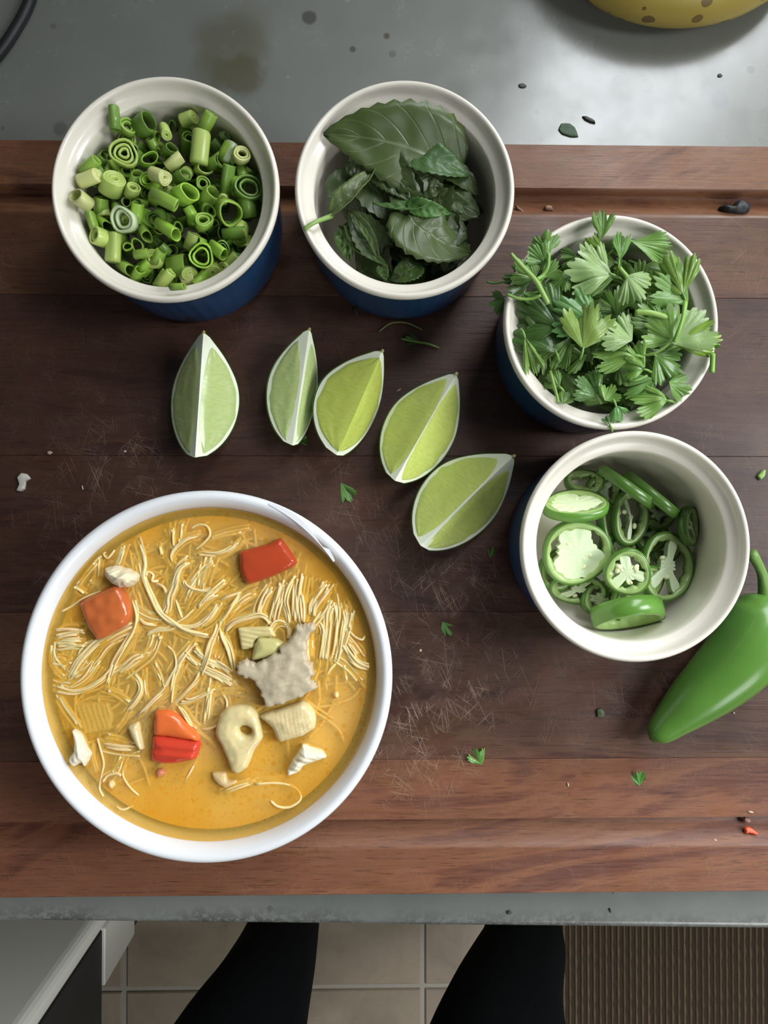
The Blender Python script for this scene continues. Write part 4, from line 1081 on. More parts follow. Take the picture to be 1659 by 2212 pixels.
basil((800, 930), (1232, 1225), 205, .044, .034, .046, -.12, .05, 'broad torn basil leaf in the lower right of the heap', (1.05, 1.0, 1.02), (-60, 30), .0012, 6)
basil((960, 905), (590, 905), 45, .047, .045, .047, .5, .4, 'narrow curled basil leaf above the broad torn leaf', (1.15, 1.45, 1.3), (0, 25), .0008, 7)
basil((810, 905), (1090, 968), 60, .047, .043, .048, .5, .3, 'upturned light margin leaf over the broad torn leaf', (1.1, 1.7, 1.2), (0, 0), .0008, 17)
basil((960, 830), (1290, 1005), 62, .038, .034, .039, .25, .2, 'small toothed basil leaf pointing to the lower right wall', (.9, .95, .95), (20, -10), .0008, 8)
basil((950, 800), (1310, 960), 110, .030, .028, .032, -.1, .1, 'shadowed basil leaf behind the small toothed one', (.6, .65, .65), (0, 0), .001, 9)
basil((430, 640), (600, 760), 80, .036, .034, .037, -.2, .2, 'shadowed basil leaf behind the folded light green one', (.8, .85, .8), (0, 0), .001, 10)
basil((455, 970), (625, 1300), 36, .042, .036, .042, .4, .5, 'narrow blade like basil leaf hanging down on the lower left', (1.2, 1.3, 1.2), (40, -10), .0006, 11)
basil((400, 1110), (690, 1312), 42, .036, .037, .038, .2, .4, 'slim bright edged basil leaf along the lower left wall', (1.1, 1.35, 1.1), (0, 0), .0006, 12)
basil((380, 1060), (440, 1275), 62, .034, .032, .036, .4, .3, 'crumpled small basil leaf by the lower left wall', (1.2, 1.45, 1.1), (0, 0), .003, 13)
basil((900, 1300), (700, 1400), 80, .034, .032, .038, 0, .2, 'light green basil leaf at the bottom of the ramekin', (1.15, 1.35, 1.1), (0, 0), .0016, 14)
basil((640, 1300), (680, 1400), 40, .036, .034, .036, .3, .3, 'tiny basil leaf tip at the bottom of the ramekin', (1.1, 1.4, 1.1), (0, 0), .0006, 15)
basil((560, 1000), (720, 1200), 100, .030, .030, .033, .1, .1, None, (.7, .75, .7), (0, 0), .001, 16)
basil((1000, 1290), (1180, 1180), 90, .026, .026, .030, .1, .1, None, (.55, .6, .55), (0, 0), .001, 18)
basil((500, 1000), (640, 940), 60, .030, .032, .033, .1, .1, None, (.8, .85, .8), (0, 0), .001, 19)

# ------------------------------------------------------------------ cilantro
ZCf = lambda x, y: (1040 + x / 2.9625, 430 + y / 2.9625)
def fan(R, spread=1.9, seed=0, nr=8, na=66, curl=0.0, wave=.0012, depth=.38, fold=0.0):
    """three-lobed round-toothed blade, base at the origin, pointing to +x, lying in xy"""
    r_ = random.Random(seed); V, UV, Fc = [(0, 0, 0)], [(.5, 0)], []; o1 = r_.uniform(-.12, .12); ph = r_.uniform(0, 6); tw = r_.uniform(-.35, .35); cr = r_.uniform(.0008, .0022)
    for i in range(na + 1):
        th = (i / na - .5) * 2; lob = abs(math.cos((th + o1 * (1 - th * th)) * math.pi * 1.5)) ** .42
        sub = abs(math.cos(th * math.pi * 6.0 + o1)) ** .45
        r = R * (1 - depth + depth * lob) * (.78 + .22 * sub) * (1 - .20 * th * th) * (1 + .03 * r_.uniform(-1, 1))
        a = th * spread / 2 * 1.15
        for j in range(1, nr + 1):
            s = j / nr; rad = r * s; x, y = rad * math.cos(a), rad * math.sin(a)
            z = wave * s * s * math.sin(th * 5 + ph) - curl * R * (s ** 2) + fold * abs(y) + cr * mn.noise(Vector((x * 130, y * 130, seed))) + tw * x * y / R
            z += .0003 * math.cos(th * math.pi * 3) * s
            V.append((x, y, z)); UV.append((.5 + th * .5 * s, s))
    for i in range(na):
        b0, b1 = 1 + i * nr, 1 + (i + 1) * nr; Fc.append((0, b0, b1))
        for j in range(nr - 1): Fc.append((b0 + j, b0 + j + 1, b1 + j + 1, b1 + j))
    return V, Fc, UV
def cilantro(base, tip, z0, z1, spread=1.9, tint=(1, 1, 1), lab=None, roll=0.0, curl=.12, seed=0, raw=None, stemlen=0, fold=0.0, depth=.38):
    a = raw[0] if raw else W(*ZCf(*base), z0); b = raw[1] if raw else W(*ZCf(*tip), z1); d = b - a; L = d.length; d.normalize()
    v, f, uv = fan(L, spread, seed, curl=curl, fold=fold, depth=depth)
    sd = Vector((0, 0, 1)).cross(d); sd = sd.normalized() if sd.length > 1e-4 else Vector((0, 1, 0)); sd = Quaternion(d, roll) @ sd; up = d.cross(sd)
    v = [d * q[0] + sd * q[1] + up * q[2] for q in v]
    o = new('cilantro_leaf', v, f, CILA, uv=uv); o.location = a; o.color = (*tint, 1)
    w_ = sector((a + b) / 2, RC.location, .014)
    lay(o, lab or 'green toothed cilantro leaf buried among others, %s of the cilantro heap' % w_, 'cilantro leaf', None if lab else 'cilantro leaves, %s of the heap' % w_)
    if stemlen:
        pts_ = [-d * stemlen + Vector((0, 0, -.002)), -d * stemlen * .4, d * .001]; sv, sf = tube(pts_, [.0006, .0006, .0004], 6, 3); s = new('stem', sv, sf, STEM, o); s.color = (.9, 1, .9, 1)
    return o
B_, Y_, D_, N_ = (1.9, 1.6, 2.7), (1.3, 1.12, .8), (.42, .50, .52), (.82, .88, .85)
CL = [
 ((765,260),(770,58),.056,.058,1.0,N_,'cilantro leaf sticking up past the top rim'),
 ((420,335),(430,190),.058,.062,1.9,N_,'broad cilantro leaf at the top of the sprig over the left rim'),
 ((410,410),(330,280),.058,.062,1.9,(.9,1,1.1),'cilantro leaflet left of the top leaf of the sprig'),
 ((400,500),(500,400),.056,.060,1.8,N_,'cilantro leaflet right of the sprig stem'),
 ((345,510),(235,370),.058,.060,1.9,N_,'cilantro leaflet left of the thick sprig stem'),
 ((330,515),(130,480),.056,.054,1.6,D_,'dark cilantro leaflet hanging outside the left rim'),
 ((150,640),(40,680),.046,.042,1.9,(.6,.8,.75),'dark cilantro leaf hanging outside the ramekin at the left'),
 ((830,480),(550,395),.060,.062,1.6,B_,'bright bluish cilantro leaf high in the heap'),
 ((800,460),(650,335),.058,.062,1.7,B_,'pale shiny cilantro leaf above the bright bluish one'),
 ((850,500),(640,480),.058,.060,1.5,N_,None),
 ((930,490),(1060,640),.061,.060,1.8,B_,'pale fan shaped cilantro leaf right of the top centre'),
 ((1290,610),(1165,350),.058,.060,1.7,(1.15,1.12,.9),'large upright cilantro leaf near the right wall'),
 ((1325,650),(1110,490),.057,.058,1.5,(1.1,1.2,1.3),'pale cilantro leaf under the large upright one'),
 ((960,270),(1215,330),.054,.056,.9,(1.1,1.2,1.1),'smooth oval leaf with a dark hole at the upper right'),
 ((1230,925),(1440,700),.061,.063,1.9,B_,'brightest wide cilantro leaf reaching to the right rim'),
 ((1250,940),(1545,870),.060,.061,1.0,(1.5,1.45,.7),'yellow green folded cilantro leaf under the brightest one'),
 ((1225,910),(1060,760),.061,.062,1.7,(1.2,1.25,1.3),'broad pale cilantro leaf left of the curved stem'),
 ((1150,800),(1000,660),.059,.060,1.6,N_,None),
 ((720,800),(480,640),.061,.062,1.7,(.8,1.0,1.25),'bluish glistening cilantro leaf left of the centre'),
 ((650,960),(710,650),.062,.064,1.5,(1.45,1.25,1.2),'yellowish broad cilantro leaf in the centre'),
 ((965,905),(790,770),.061,.062,1.8,B_,'pale shiny cilantro leaf right of the yellowish one'),
 ((980,1000),(700,975),.060,.058,1.2,(1.1,1.15,1.0),'long cilantro leaf below the centre'),
 ((1045,1080),(940,920),.058,.060,1.1,(1.2,1.25,1.2),'narrow shiny cilantro leaf below the centre right'),
 ((1040,1090),(905,1060),.057,.057,1.6,(1.2,1.3,1.1),None),
 ((480,820),(200,650),.058,.054,1.9,D_,'dark wet cilantro leaf on the left of the heap'),
 ((440,1000),(290,720),.056,.054,1.8,D_,'large dark cilantro leaf at the lower left'),
 ((570,880),(445,1090),.058,.052,.9,N_,'narrow bright edged cilantro leaf at the lower left'),
 ((265,880),(345,1140),.053,.049,.6,(1.3,1.3,1.1),'slim light cilantro leaf along the left wall'),
 ((610,760),(540,880),.059,.057,1.6,(.9,1.1,1.2),None),
 ((740,1260),(630,1120),.053,.055,1.9,(.6,.75,.75),None),
 ((790,1290),(860,1190),.055,.057,1.9,(1.15,1.25,1.1),'light cilantro leaf at the bottom middle'),
 ((1110,1000),(1300,1110),.055,.054,1.9,(.8,.95,.8),'large smooth green cilantro leaf at the lower right'),
 ((1120,1150),(910,1255),.054,.052,1.1,(.9,1.05,1.0),None),
 ((1190,1290),(960,1265),.056,.056,1.5,(1.25,1.3,1.2),'light frilly cilantro leaf near the bottom rim'),
 ((1180,1280),(1225,1365),.055,.053,.8,N_,None), ((860,1320),(900,1435),.055,.052,1.4,(.8,1.1,1.3),'bluish cilantro leaf at the bottom rim'),
 ((1200,1170),(1350,1220),.054,.053,1.6,(1,1.1,1.05),None), ((880,400),(900,200),.057,.058,.9,(.85,1.0,.95),'twisted cilantro leaf near the top wall'), ((770,330),(650,270),.055,.056,1.6,(1.1,1.05,.6),'yellow edged cilantro leaf under the top tip'),
 ((830,340),(900,280),.054,.055,1.8,N_,None), ((1430,890),(1470,1000),.058,.056,1.3,(1.1,1.25,1.1),None), ((700,450),(560,480),.055,.055,1.8,D_,None), ((1180,640),(1310,660),.057,.057,1.5,(1.1,1.15,1.2),None),
 ((560,480),(440,560),.055,.055,1.8,N_,None), ((250,590),(370,640),.053,.055,1.2,(.8,.9,.8),None), ((500,1200),(420,1120),.051,.051,1.6,N_,None), ((520,1310),(560,1230),.052,.053,1.7,N_,None), ((820,1440),(790,1380),.054,.055,1.4,D_,None)]
for q, (b0, t0, z0, z1, sp_, tint, lab) in enumerate(CL):
    smooth_oval = lab and 'oval' in lab
    cilantro(b0, t0, z0, z1, sp_ * 1.12, tint, lab, roll=rn.uniform(-.35, .35), curl=rn.uniform(.02, .2), seed=q * 7, stemlen=.004 if q % 2 else 0, fold=.4 if sp_ < 1.2 else 0, depth=.10 if smooth_oval else .42)
rc = random.Random(21)
for q in range(135):
    a = rc.uniform(0, 6.28); rad = .0375 * math.sqrt(rc.random()) * sC; z = rc.uniform(.030, .052) - .25 * rad ** 2 / .04
    c = Vector((RC.location.x + rad * math.cos(a), RC.location.y + rad * math.sin(a), z)); th = rc.uniform(0, 6.28); L = rc.uniform(.010, .017)
    e = c + Vector((math.cos(th) * L, math.sin(th) * L, rc.uniform(-.003, .005)))
    dd = e.xy - RC.location.xy
    if dd.length > .038 and e.z < .055: dd = dd.normalized() * .038; e = Vector((RC.location.x + dd.x, RC.location.y + dd.y, e.z))
    g = rc.uniform(.55, 1.0)
    cilantro(None, None, 0, 0, rc.uniform(1.2, 2.0), (g, g * 1.05, g), None, rc.uniform(-.6, .6), rc.uniform(0, .25), 400 + q, (c, e), .006 if q % 3 == 0 else 0)
def stemobj(pts_, f_, r, lab, tint=(1, 1, 1), name='cilantro_stalk', cat='herb stalk', grp='loose cilantro stalks'):
    P = [W(*f_(x, y), z) for x, y, z in pts_]; v, f = tube(P, r, 8, 5); o = recenter(new(name, v, f, STEM)); o.color = (*tint, 1); lay(o, lab, cat, grp)
stemobj([(188,348,.064),(260,430,.063),(345,520,.062),(390,600,.060),(425,670,.058)], ZCf, [.0008,.0010,.0012,.0013,.0013], 'thick pale stem of the sprig over the left rim', (1.2, 1.2, 1.2))
stemobj([(430,345,.062),(425,430,.061),(390,490,.060),(355,515,.061)], ZCf, .0009, 'thin side stem to the top leaf of the sprig', (.9, 1.05, .9))
stemobj([(165,610,.056),(230,635,.0572),(310,640,.058),(380,615,.060)], ZCf, .0007, 'side stem crossing the left rim under the thick stem', (1.1, 1.2, 1))
stemobj([(983,725,.062),(1080,728,.063),(1190,758,.062)], ZCf, .0013, 'cut pale stem lying level right of the centre', (1.2, 1.2, 1.0))
stemobj([(1305,660,.062),(1290,760,.065),(1260,850,.065),(1232,915,.063)], ZCf, [.0012,.0009,.0009,.0009], 'curved stem running down to the brightest wide leaf', (1.0, 1.2, .8))
stemobj([(1030,1000,.058),(1100,990,.060),(1170,950,.061),(1215,905,.062)], ZCf, .0006, 'thin curved stem below the brightest wide leaf', (.8, .8, .7))
stemobj([(1480,990,.0585),(1478,1050,.0575),(1475,1112,.0570)], ZCf, .0012, 'short cut stem hanging on the lower right rim', (1.1, 1.25, .8))
stemobj([(880,440,.061),(935,505,.062)], ZCf, .0012, 'short stem left of the pale fan shaped leaf', (1, 1.1, .9))
stemobj([(35,530,.030),(90,540,.032),(170,520,.036)], ZCf, .0005, 'wispy thin stem outside the left rim of the cilantro ramekin', (.6, .8, .7))
stemobj([(440,1100,.052),(480,1250,.054),(490,1300,.053)], ZCf, .0007, 'thin stem near the lower left wall of the cilantro ramekin', (1, 1.1, .9))
stemobj([(930,1150,.056),(990,1160,.057),(1060,1130,.057)], ZCf, .0006, 'thin stem lying level below the centre of the cilantro', (.8, 1, .8))

# ------------------------------------------------------------------ chilli slices
ZDf = lambda x, y: (1100 + x / 2.968, 920 + y / 2.968)
def slice_(x, y, rx, ry, rot, z, ax_dir, tilt, th, pith, lab, tint=1.0, seed=0, seeds=0, wall=.0034, strip=None):
    """ring of chilli: rx, ry radii (zoomed px) before tilting; axis leans by tilt towards ax_dir"""
    kk = K(z) / 2.968; rx *= kk; ry *= kk; n = 56; r_ = random.Random(seed + 3)
    root = empty('chilli_slice', W(*ZDf(x, y), z)); root.rotation_mode = 'QUATERNION'
    ax = Vector((math.cos(ax_dir) * math.sin(tilt), math.sin(ax_dir) * math.sin(tilt), math.cos(tilt)))
    if strip:      # seen exactly edge on: the axis lies square to the line of sight and to the strip
        ax = (root.location - Vector((0, 0, H))).normalized().cross(Vector((strip[0], -strip[1], 0)).normalized()).normalized()
        ax = (ax + Vector((0, 0, .02))).normalized()
    root.rotation_quaternion = Vector((0, 0, 1)).rotation_difference(ax) @ Quaternion((0, 0, 1), rot)
    p1, p2 = r_.uniform(0, 6), r_.uniform(0, 6)
    def out(a): k_ = 1 + .035 * math.sin(3 * a + p1) + .02 * math.sin(2 * a + p2); return rx * k_ * math.cos(a), ry * k_ * math.sin(a)
    def inn(a, w_=wall):
        ox, oy = out(a); l = math.hypot(ox, oy); w2 = w_ * (1 + .22 * math.sin(3 * a + p1 + 1) + .10 * math.sin(11 * a) + .08 * math.sin(17 * a + 1)); k_ = (l - w2) / l; return ox * k_, oy * k_
    h = th / 2; V = []
    A = [2 * math.pi * i / n for i in range(n)]
    sk = .0005
    def shr(a, d_): ox, oy = out(a); l = math.hypot(ox, oy); return ox * (l - d_) / l, oy * (l - d_) / l
    rows = [(lambda a: shr(a, sk), -h), (lambda a: shr(a, sk), h), (lambda a: shr(a, wall * .5), h + .0002), (inn, h - .0002), (lambda a: inn(a, wall * 1.05), 0), (inn, -h)]
    for fn, zz in rows:
        for a in A: q = fn(a); V.append((q[0], q[1], zz))
    Fc = [(j * n + i, j * n + (i + 1) % n, ((j + 1) % 6) * n + (i + 1) % n, ((j + 1) % 6) * n + i) for j in range(6) for i in range(n)]
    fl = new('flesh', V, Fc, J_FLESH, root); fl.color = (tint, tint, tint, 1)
    V = []
    for fn, zz in [(lambda a: shr(a, .0009), -h - .0001), (out, -h), (lambda a: shr(a, -.00025), 0), (out, h), (lambda a: shr(a, .0009), h + .00025)]:
        for a in A: q = fn(a); V.append((q[0], q[1], zz))
    Fc = [(j * n + i, j * n + (i + 1) % n, (j + 1) * n + (i + 1) % n, (j + 1) * n + i) for j in range(4) for i in range(n)]
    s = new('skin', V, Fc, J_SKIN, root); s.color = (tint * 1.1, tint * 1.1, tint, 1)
    if pith:
        # pale core: a blob with arms reaching the wall, with the cavities left open between them
        na_ = 60; V = []; arms, width, blob = pith
        for zz in (-h * .8, h * .75):
            for i in range(na_):
                a = 2 * math.pi * i / na_; ix, iy = inn(a, wall * .8); l = math.hypot(ix, iy); g = 0
                for am in arms: 
                    dlt = abs((a - am + math.pi) % (2 * math.pi) - math.pi); g = max(g, min(1, max(0, (width - dlt) / (width * .45))))
                rad = blob * l + (l - blob * l) * g; rad *= 1 + (.07 * math.sin(i * 1.9 + seed) + .05 * math.sin(i * .7 + seed)) * (1 - g); V.append((ix / l * rad, iy / l * rad, zz + .00015 * math.sin(i * 1.1)))
        V += [(0, 0, -h * .8), (0, 0, h * .85)]
        Fc = [(i, (i + 1) % na_, na_ + (i + 1) % na_, na_ + i) for i in range(na_)] + [(2 * na_ + 1, na_ + i, na_ + (i + 1) % na_) for i in range(na_)] + [(2 * na_, (i + 1) % na_, i) for i in range(na_)]
        pt = new('pith', V, Fc, J_PITH, root, smooth=False); pt.color = (tint, tint, tint, 1)
        for q in range(seeds):
            am = pith[0][q % len(pith[0])] + .75 + r_.uniform(-.4, .4); rad = min(rx, ry) * r_.uniform(.36, .52)
            v, f = lathe([(.0001, .0006), (.0009, .0005), (.0014, .0001), (.0010, -.0004), (.0001, -.0005)], 10); v = [(a_ * 1.2, b_ * .85, c_) for a_, b_, c_ in v]
            sd = new('seed', v, f, SEED, root); sd.location = (math.cos(am) * rad, math.sin(am) * rad, h * .7); sd.rotation_euler = (r_.uniform(-.6, .6), r_.uniform(-.6, .6), r_.uniform(0, 3)); sd.color = (tint, tint, tint, 1)
    lay(root, lab, 'chilli slice', 'green chilli slices in the ramekin')
PI = math.pi
slice_(430, 810, 222, 212, 0, .0215, -1.2, .18, .0045, ([1.75, 4.2, 5.6], .95, .66), 'largest chilli slice with a wide pale pith, at the left', 1.15, 1, 3)
slice_(425, 512, 212, 150, .1, .0290, 1.65, .98, .0042, ([0.3, 2.0, 3.3, 4.6], .80, .75), 'pale filled chilli slice tilted on top of the largest one', 1.3, 2, 0)
slice_(757, 937, 150, 150, .3, .0300, -2.2, .22, .0042, ([1.5, 3.6, 5.7], .5, .5), 'small seed filled chilli slice on top in the middle', 1.1, 3, 7)
slice_(1003, 905, 180, 228, -.1, .0225, .3, .2, .0045, ([1.3, 3.9, 5.3], .38, .35), 'large shadowed chilli slice with a broken pith, at the right', .95, 4, 2)
slice_(770, 590, 125, 180, -.15, .0190, .4, .25, .0045, ([2.2, 4.7], .28, .15), 'open chilli ring with a pale pith stub above the middle', .85, 5, 2)
slice_(440, 1040, 190, 110, -.15, .0130, -1.5, .35, .0042, ([1.2, 4.0], .4, .3), 'chilli ring half hidden under the largest slice', .9, 6, 2)
slice_(815, 1065, 215, 130, .85, .0215, -.8, .35, .0040, ([.6, 2.9, 4.9], .6, .6), 'pale chilli slice wedged under the small seed filled one', 1.25, 7, 0)
slice_(767, 1225, 228, 200, 0, .0190, -1.45, 1.22, .0085, None, 'thick chilli ring standing on edge at the bottom of the ramekin', 1.25, 8, 0)
slice_(745, 385, 215, 180, .0, .0260, -2.19, 1.40, .0050, None, 'left of two chilli rings seen edge on in the upper part', .8, 9, 0, strip=(360, 250))
slice_(905, 435, 215, 180, .0, .0240, -2.17, 1.35, .0050, None, 'right of two chilli rings seen edge on in the upper part', .8, 10, 0, strip=(330, 268))
slice_(480, 365, 130, 90, .0, .0150, 1.5, .5, .0042, None, 'dark shadowed chilli ring near the top left wall', .8, 11, 0)
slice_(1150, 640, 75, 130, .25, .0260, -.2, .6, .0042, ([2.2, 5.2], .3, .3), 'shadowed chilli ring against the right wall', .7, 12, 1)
slice_(625, 615, 70, 140, .0, .0160, .3, .6, .0045, None, 'chilli ring standing between the two upper left slices', .8, 13, 0)
slice_(580, 1110, 130, 110, .0, .0120, .3, .2, .0042, ([1, 3, 5], .5, .5), 'chilli slice under the pile near the bottom', .85, 14, 0)
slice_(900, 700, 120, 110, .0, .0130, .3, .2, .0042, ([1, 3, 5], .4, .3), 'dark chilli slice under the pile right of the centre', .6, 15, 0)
slice_(300, 930, 120, 130, .0, .0125, .3, .2, .0042, ([1, 3, 5], .5, .5), 'chilli slice peeking out at the left wall', 1.0, 16, 0)

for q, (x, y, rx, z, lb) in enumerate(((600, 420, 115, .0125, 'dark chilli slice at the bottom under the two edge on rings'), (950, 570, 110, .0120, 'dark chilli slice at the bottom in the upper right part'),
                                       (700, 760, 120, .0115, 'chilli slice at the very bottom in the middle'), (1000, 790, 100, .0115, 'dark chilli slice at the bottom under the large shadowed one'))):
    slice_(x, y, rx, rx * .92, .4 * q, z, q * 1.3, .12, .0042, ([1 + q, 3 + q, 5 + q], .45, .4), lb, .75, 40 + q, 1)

# settle every slice and leaf inside its ramekin: nothing may pass through the wall or the bottom
bpy.context.view_layer.update()
def settle(o, root, s):
    def over(off):
        m, low = -1.0, 1.0; c = root.location
        for q in vs:
            x, y, z = q.x + off.x, q.y + off.y, q.z + off.z; low = min(low, z)
            if z > .055 * s: continue
            lim = (.0390 if z < .012 * s else .0404 if z < .0485 * s else .0455) * s
            m = max(m, math.hypot(x - c.x, y - c.y) - lim)
        return m, low
    vs = [q.matrix_world @ v.co for q in [o] + list(o.children) if q.type == 'MESH' and q.name[:4] != 'stem' for v in q.data.vertices]
    ray = (Vector((0, 0, H)) - o.location).normalized(); off = Vector((0, 0, 0)); m, low = over(off); st = 0
    while low < .0078 * s and st < 12: off += ray * .0008; m, low = over(off); st += 1
    st = 0
    while m > .0003 and st < 10:
        o2 = off + ray * .001; m2, low2 = over(o2)
        if m2 > m - .0001: break
        off, m = o2, m2; st += 1
    st = 0
    while m > .0003 and st < 12:
        d = root.location.xy - (o.location + off).xy; d = d.normalized() if d.length > 1e-5 else Vector((0, 0))
        off += Vector((d.x, d.y, 0)) * min(m, .003); m, low = over(off); st += 1
    o.location += off
for root_, s_, cat_ in ((RA, sA, 'scallion slice'), (RB, sB, 'basil leaf'), (RC, sC, 'cilantro leaf'), (RD, sD, 'chilli slice')):
    for o in list(bpy.data.objects):
        if o.get('category') != cat_ or any(w_ in o['label'] for w_ in ('outside', ' rim', 'rim ', 'upper wall')): continue
        settle(o, root_, s_)

# ------------------------------------------------------------------ scraps on the board and the worktop
def scrap(name, px, py, poly, th, col, lab, cat, z=0.0, seed=0, dome=.2, mat_=None):
    o = chunk(name, [(px + x, py + y) for x, y in poly], z + th * .4, th, mat_ or CRUMB, sub=2, dome=dome, amp=th * .25, sunk=.4, seed=seed)
    o.color = (*col, 1); lay(o, lab, cat); return o
g1 = (.16, .34, .12); tan = (1.25, 1.05, .85)
def blob(s, e=1.0, a0=0, n=9, r=.25, sd=0):
    q = random.Random(sd); return [(s * (1 + q.uniform(-r, r)) * math.cos(a) * math.cos(a0) - s * e * math.sin(a) * math.sin(a0), s * (1 + q.uniform(-r, r)) * math.cos(a) * math.sin(a0) + s * e * math.sin(a) * math.cos(a0)) for a in [2 * math.pi * i / n for i in range(n)]]
scrap('chicken_crumb', 50, 1042, [(-4,-20),(8,-18),(16,-8),(6,-2),(4,14),(-4,20),(-14,18),(-8,4),(-12,-10)], .0016, (1.0, .95, .85), 'small tan chicken shred on the board at the far left', 'food crumb', seed=1)
scrap('crumb', 107, 978, blob(5, .8, sd=2), .0008, (.7, .55, .45), 'tiny pinkish crumb above the tan chicken shred', 'food crumb')
scrap('crumb', 178, 1053, blob(5, .3, 1.4, sd=3), .0007, (.8, .65, .5), 'tiny tan crumb right of the tan chicken shred', 'food crumb')
scrap('crumb', 270, 975, blob(3, .8, sd=4), .0006, (.9, .8, .7), 'tiny white speck left of the leftmost lime wedge', 'food crumb')
scrap('crumb', 1585, 1540, blob(2.4, .8, sd=5), .0006, (.9, .8, .6), 'tiny speck on the board right of the chilli tip', 'food crumb')
scrap('crumb', 1227, 1695, blob(4, .4, 1.3, sd=6), .0007, (1.5, 1.3, 1.1), 'tiny white splinter on the board, low right', 'food crumb')
scrap('crumb', 908, 1405, blob(3.5, .8, sd=7), .0007, (1.2, .9, .5), 'tiny yellowish crumb beside the right of the bowl', 'food crumb')
scrap('crumb', 862, 843, blob(6, .35, -.5, sd=8), .0007, (1.0, .75, .6), 'tiny pale splinter between the third and fourth lime wedges', 'food crumb')
scrap('chilli_crumb', 1622, 1796, [(-14,-8),(-4,-10),(6,-4),(15,4),(8,6),(-6,2),(-13,4)], .0022, (1.6, .25, .10), 'small red pepper crumb in the lower groove at the right', 'food crumb', z=-.004, seed=9)
scrap('crumb', 1613, 1771, blob(8, .7, .5, sd=10), .0016, (.55, .30, .22), 'small brown crumb above the red crumb in the groove', 'food crumb', z=-.006)
scrap('crumb', 1545, 1815, blob(5, .5, .5, sd=11), .0007, (.9, .7, .6), 'tiny pinkish crumb left of the red crumb', 'food crumb', z=-.002)
scrap('crumb', 1622, 1754, blob(6, .35, .1, sd=12), .0008, (1.1, .85, .6), 'tiny tan splinter on the edge of the lower groove', 'food crumb')
scrap('dried_leaf', 1585, 450, [(-32,-2),(-18,-6),(-4,-2),(4,-14),(16,-18),(24,-10),(32,-12),(32,8),(18,16),(0,14),(-18,10)], .004, (.030, .034, .036), 'black dried curled leaf in the upper groove at the right', 'dried leaf', z=-.004, seed=13, dome=.5)
scrap('crumb', 1185, 450, blob(12, .5, .1, r=.4, sd=14), .0018, (.45, .20, .12), 'reddish brown crumb in the upper groove', 'food crumb', z=-.003)
scrap('crumb', 1124, 455, blob(13, .3, .8, r=.4, sd=15), .0014, (.40, .20, .12), 'thin brown peel shred beside the basil ramekin', 'food crumb', z=-.003)
scrap('herb_bit', 768, 672, blob(9, .5, 1.2, sd=16), .0008, (.06, .10, .05), 'dim green herb bit under the basil ramekin', 'herb bit')
scrap('herb_bit', 1296, 1540, [(-7,-8),(2,-10),(9,-4),(9,8),(-6,9)], .0012, (.13, .19, .07), 'small square green bit on the board left of the chilli tip', 'herb bit')
scrap('herb_bit', 1643, 1027, [(-8,2),(4,-11),(10,-12),(8,2),(-1,10)], .0016, (.50, .85, .22), 'small light green bit at the right edge of the board', 'herb bit')
scrap('basil_bit', 1228, 282, [(-22,-2),(-16,-15),(2,-15),(14,-6),(21,14),(4,14),(-14,8)], .0008, (.05, .13, .035), 'dark green basil scrap on the worktop above the board', 'herb bit', z=ZC, seed=17)
scrap('crumb', 1273, 259, blob(17, .25, .45, sd=18), .0012, (.07, .08, .06), 'dark elongated speck on the worktop beside the basil scrap', 'crumb', z=ZC)
scrap('crumb', 1128, 185, blob(9, .55, .1, sd=19), .0008, (.10, .11, .09), 'small dark speck on the worktop right of the basil ramekin', 'crumb', z=ZC)
scrap('crumb', 1555 - 0, 163, blob(5, .8, .1, sd=20), .0006, (.08, .09, .09), 'small dark speck in the bright patch of the worktop', 'crumb', z=ZC)
scrap('crumb', 1100, 1971, blob(5, .9, .1, sd=22), .0008, (.10, .09, .06), 'dark speck on the worktop strip below the board', 'crumb', z=ZC)
scrap('crumb', 1318, 1966, blob(5, .4, 1.3, sd=23), .0008, (.09, .08, .05), 'small dark speck on the front strip right of the other', 'crumb', z=ZC)
def herb_leaf(px, py, L, ang_, tint, lab, spread=1.9):
    a = W(px - L / 2 * math.cos(ang_), py + L / 2 * math.sin(ang_), .0004); b = W(px + L / 2 * math.cos(ang_), py - L / 2 * math.sin(ang_), .0010)
    o = cilantro(None, None, 0, 0, spread, tint, lab, 0, .02, px, (a, b)); o.name = 'cilantro_bit'; o['category'] = 'herb bit'; o['group'] = 'cilantro bits dropped on the board'
herb_leaf(747, 1064, 48, -1.1, (.7, .9, .9), 'cilantro bit lying between the soup bowl and the lime wedges', 1.2)
herb_leaf(656, 952, 24, .0, (.6, .7, .7), 'tiny cilantro bit at the foot of the narrow lime wedge', 1.2)
herb_leaf(1062, 1193, 24, 1.2, (.45, .55, .5), 'tiny dark cilantro bit below the rightmost lime wedge', 1.3)
herb_leaf(965, 1358, 36, -1.0, (.6, .8, .8), 'small cilantro bit in the middle of the board right of the bowl', 1.3)
herb_leaf(1032, 1634, 40, 2.0, (.9, 1.15, 1.0), 'toothed cilantro bit low in the middle of the board', 1.6)
herb_leaf(1378, 1681, 34, 1.8, (.7, 1.0, .9), 'notched cilantro bit just below the chilli tip', 1.5)
F_ = lambda x, y: (x, y)
stemobj([(818,716,.001),(845,698,.002),(880,698,.002),(912,712,.001)], F_, .0004, 'thin curved fibre on the board below the basil ramekin', (.8, .55, .6), 'fibre', 'herb stem', None)
stemobj([(866,732,.001),(900,738,.0018),(925,743,.0015),(948,752,.001)], F_, [.0006, .0007, .0006, .0005], 'thin green stem scrap on the board above the lime wedges', (.7, .75, .6), 'stem_scrap', 'herb stem', None)
herb_leaf(890, 734, 34, 2.7, (.4, .5, .45), 'dim leaf bit beside the thin green stem scrap', 1.2)

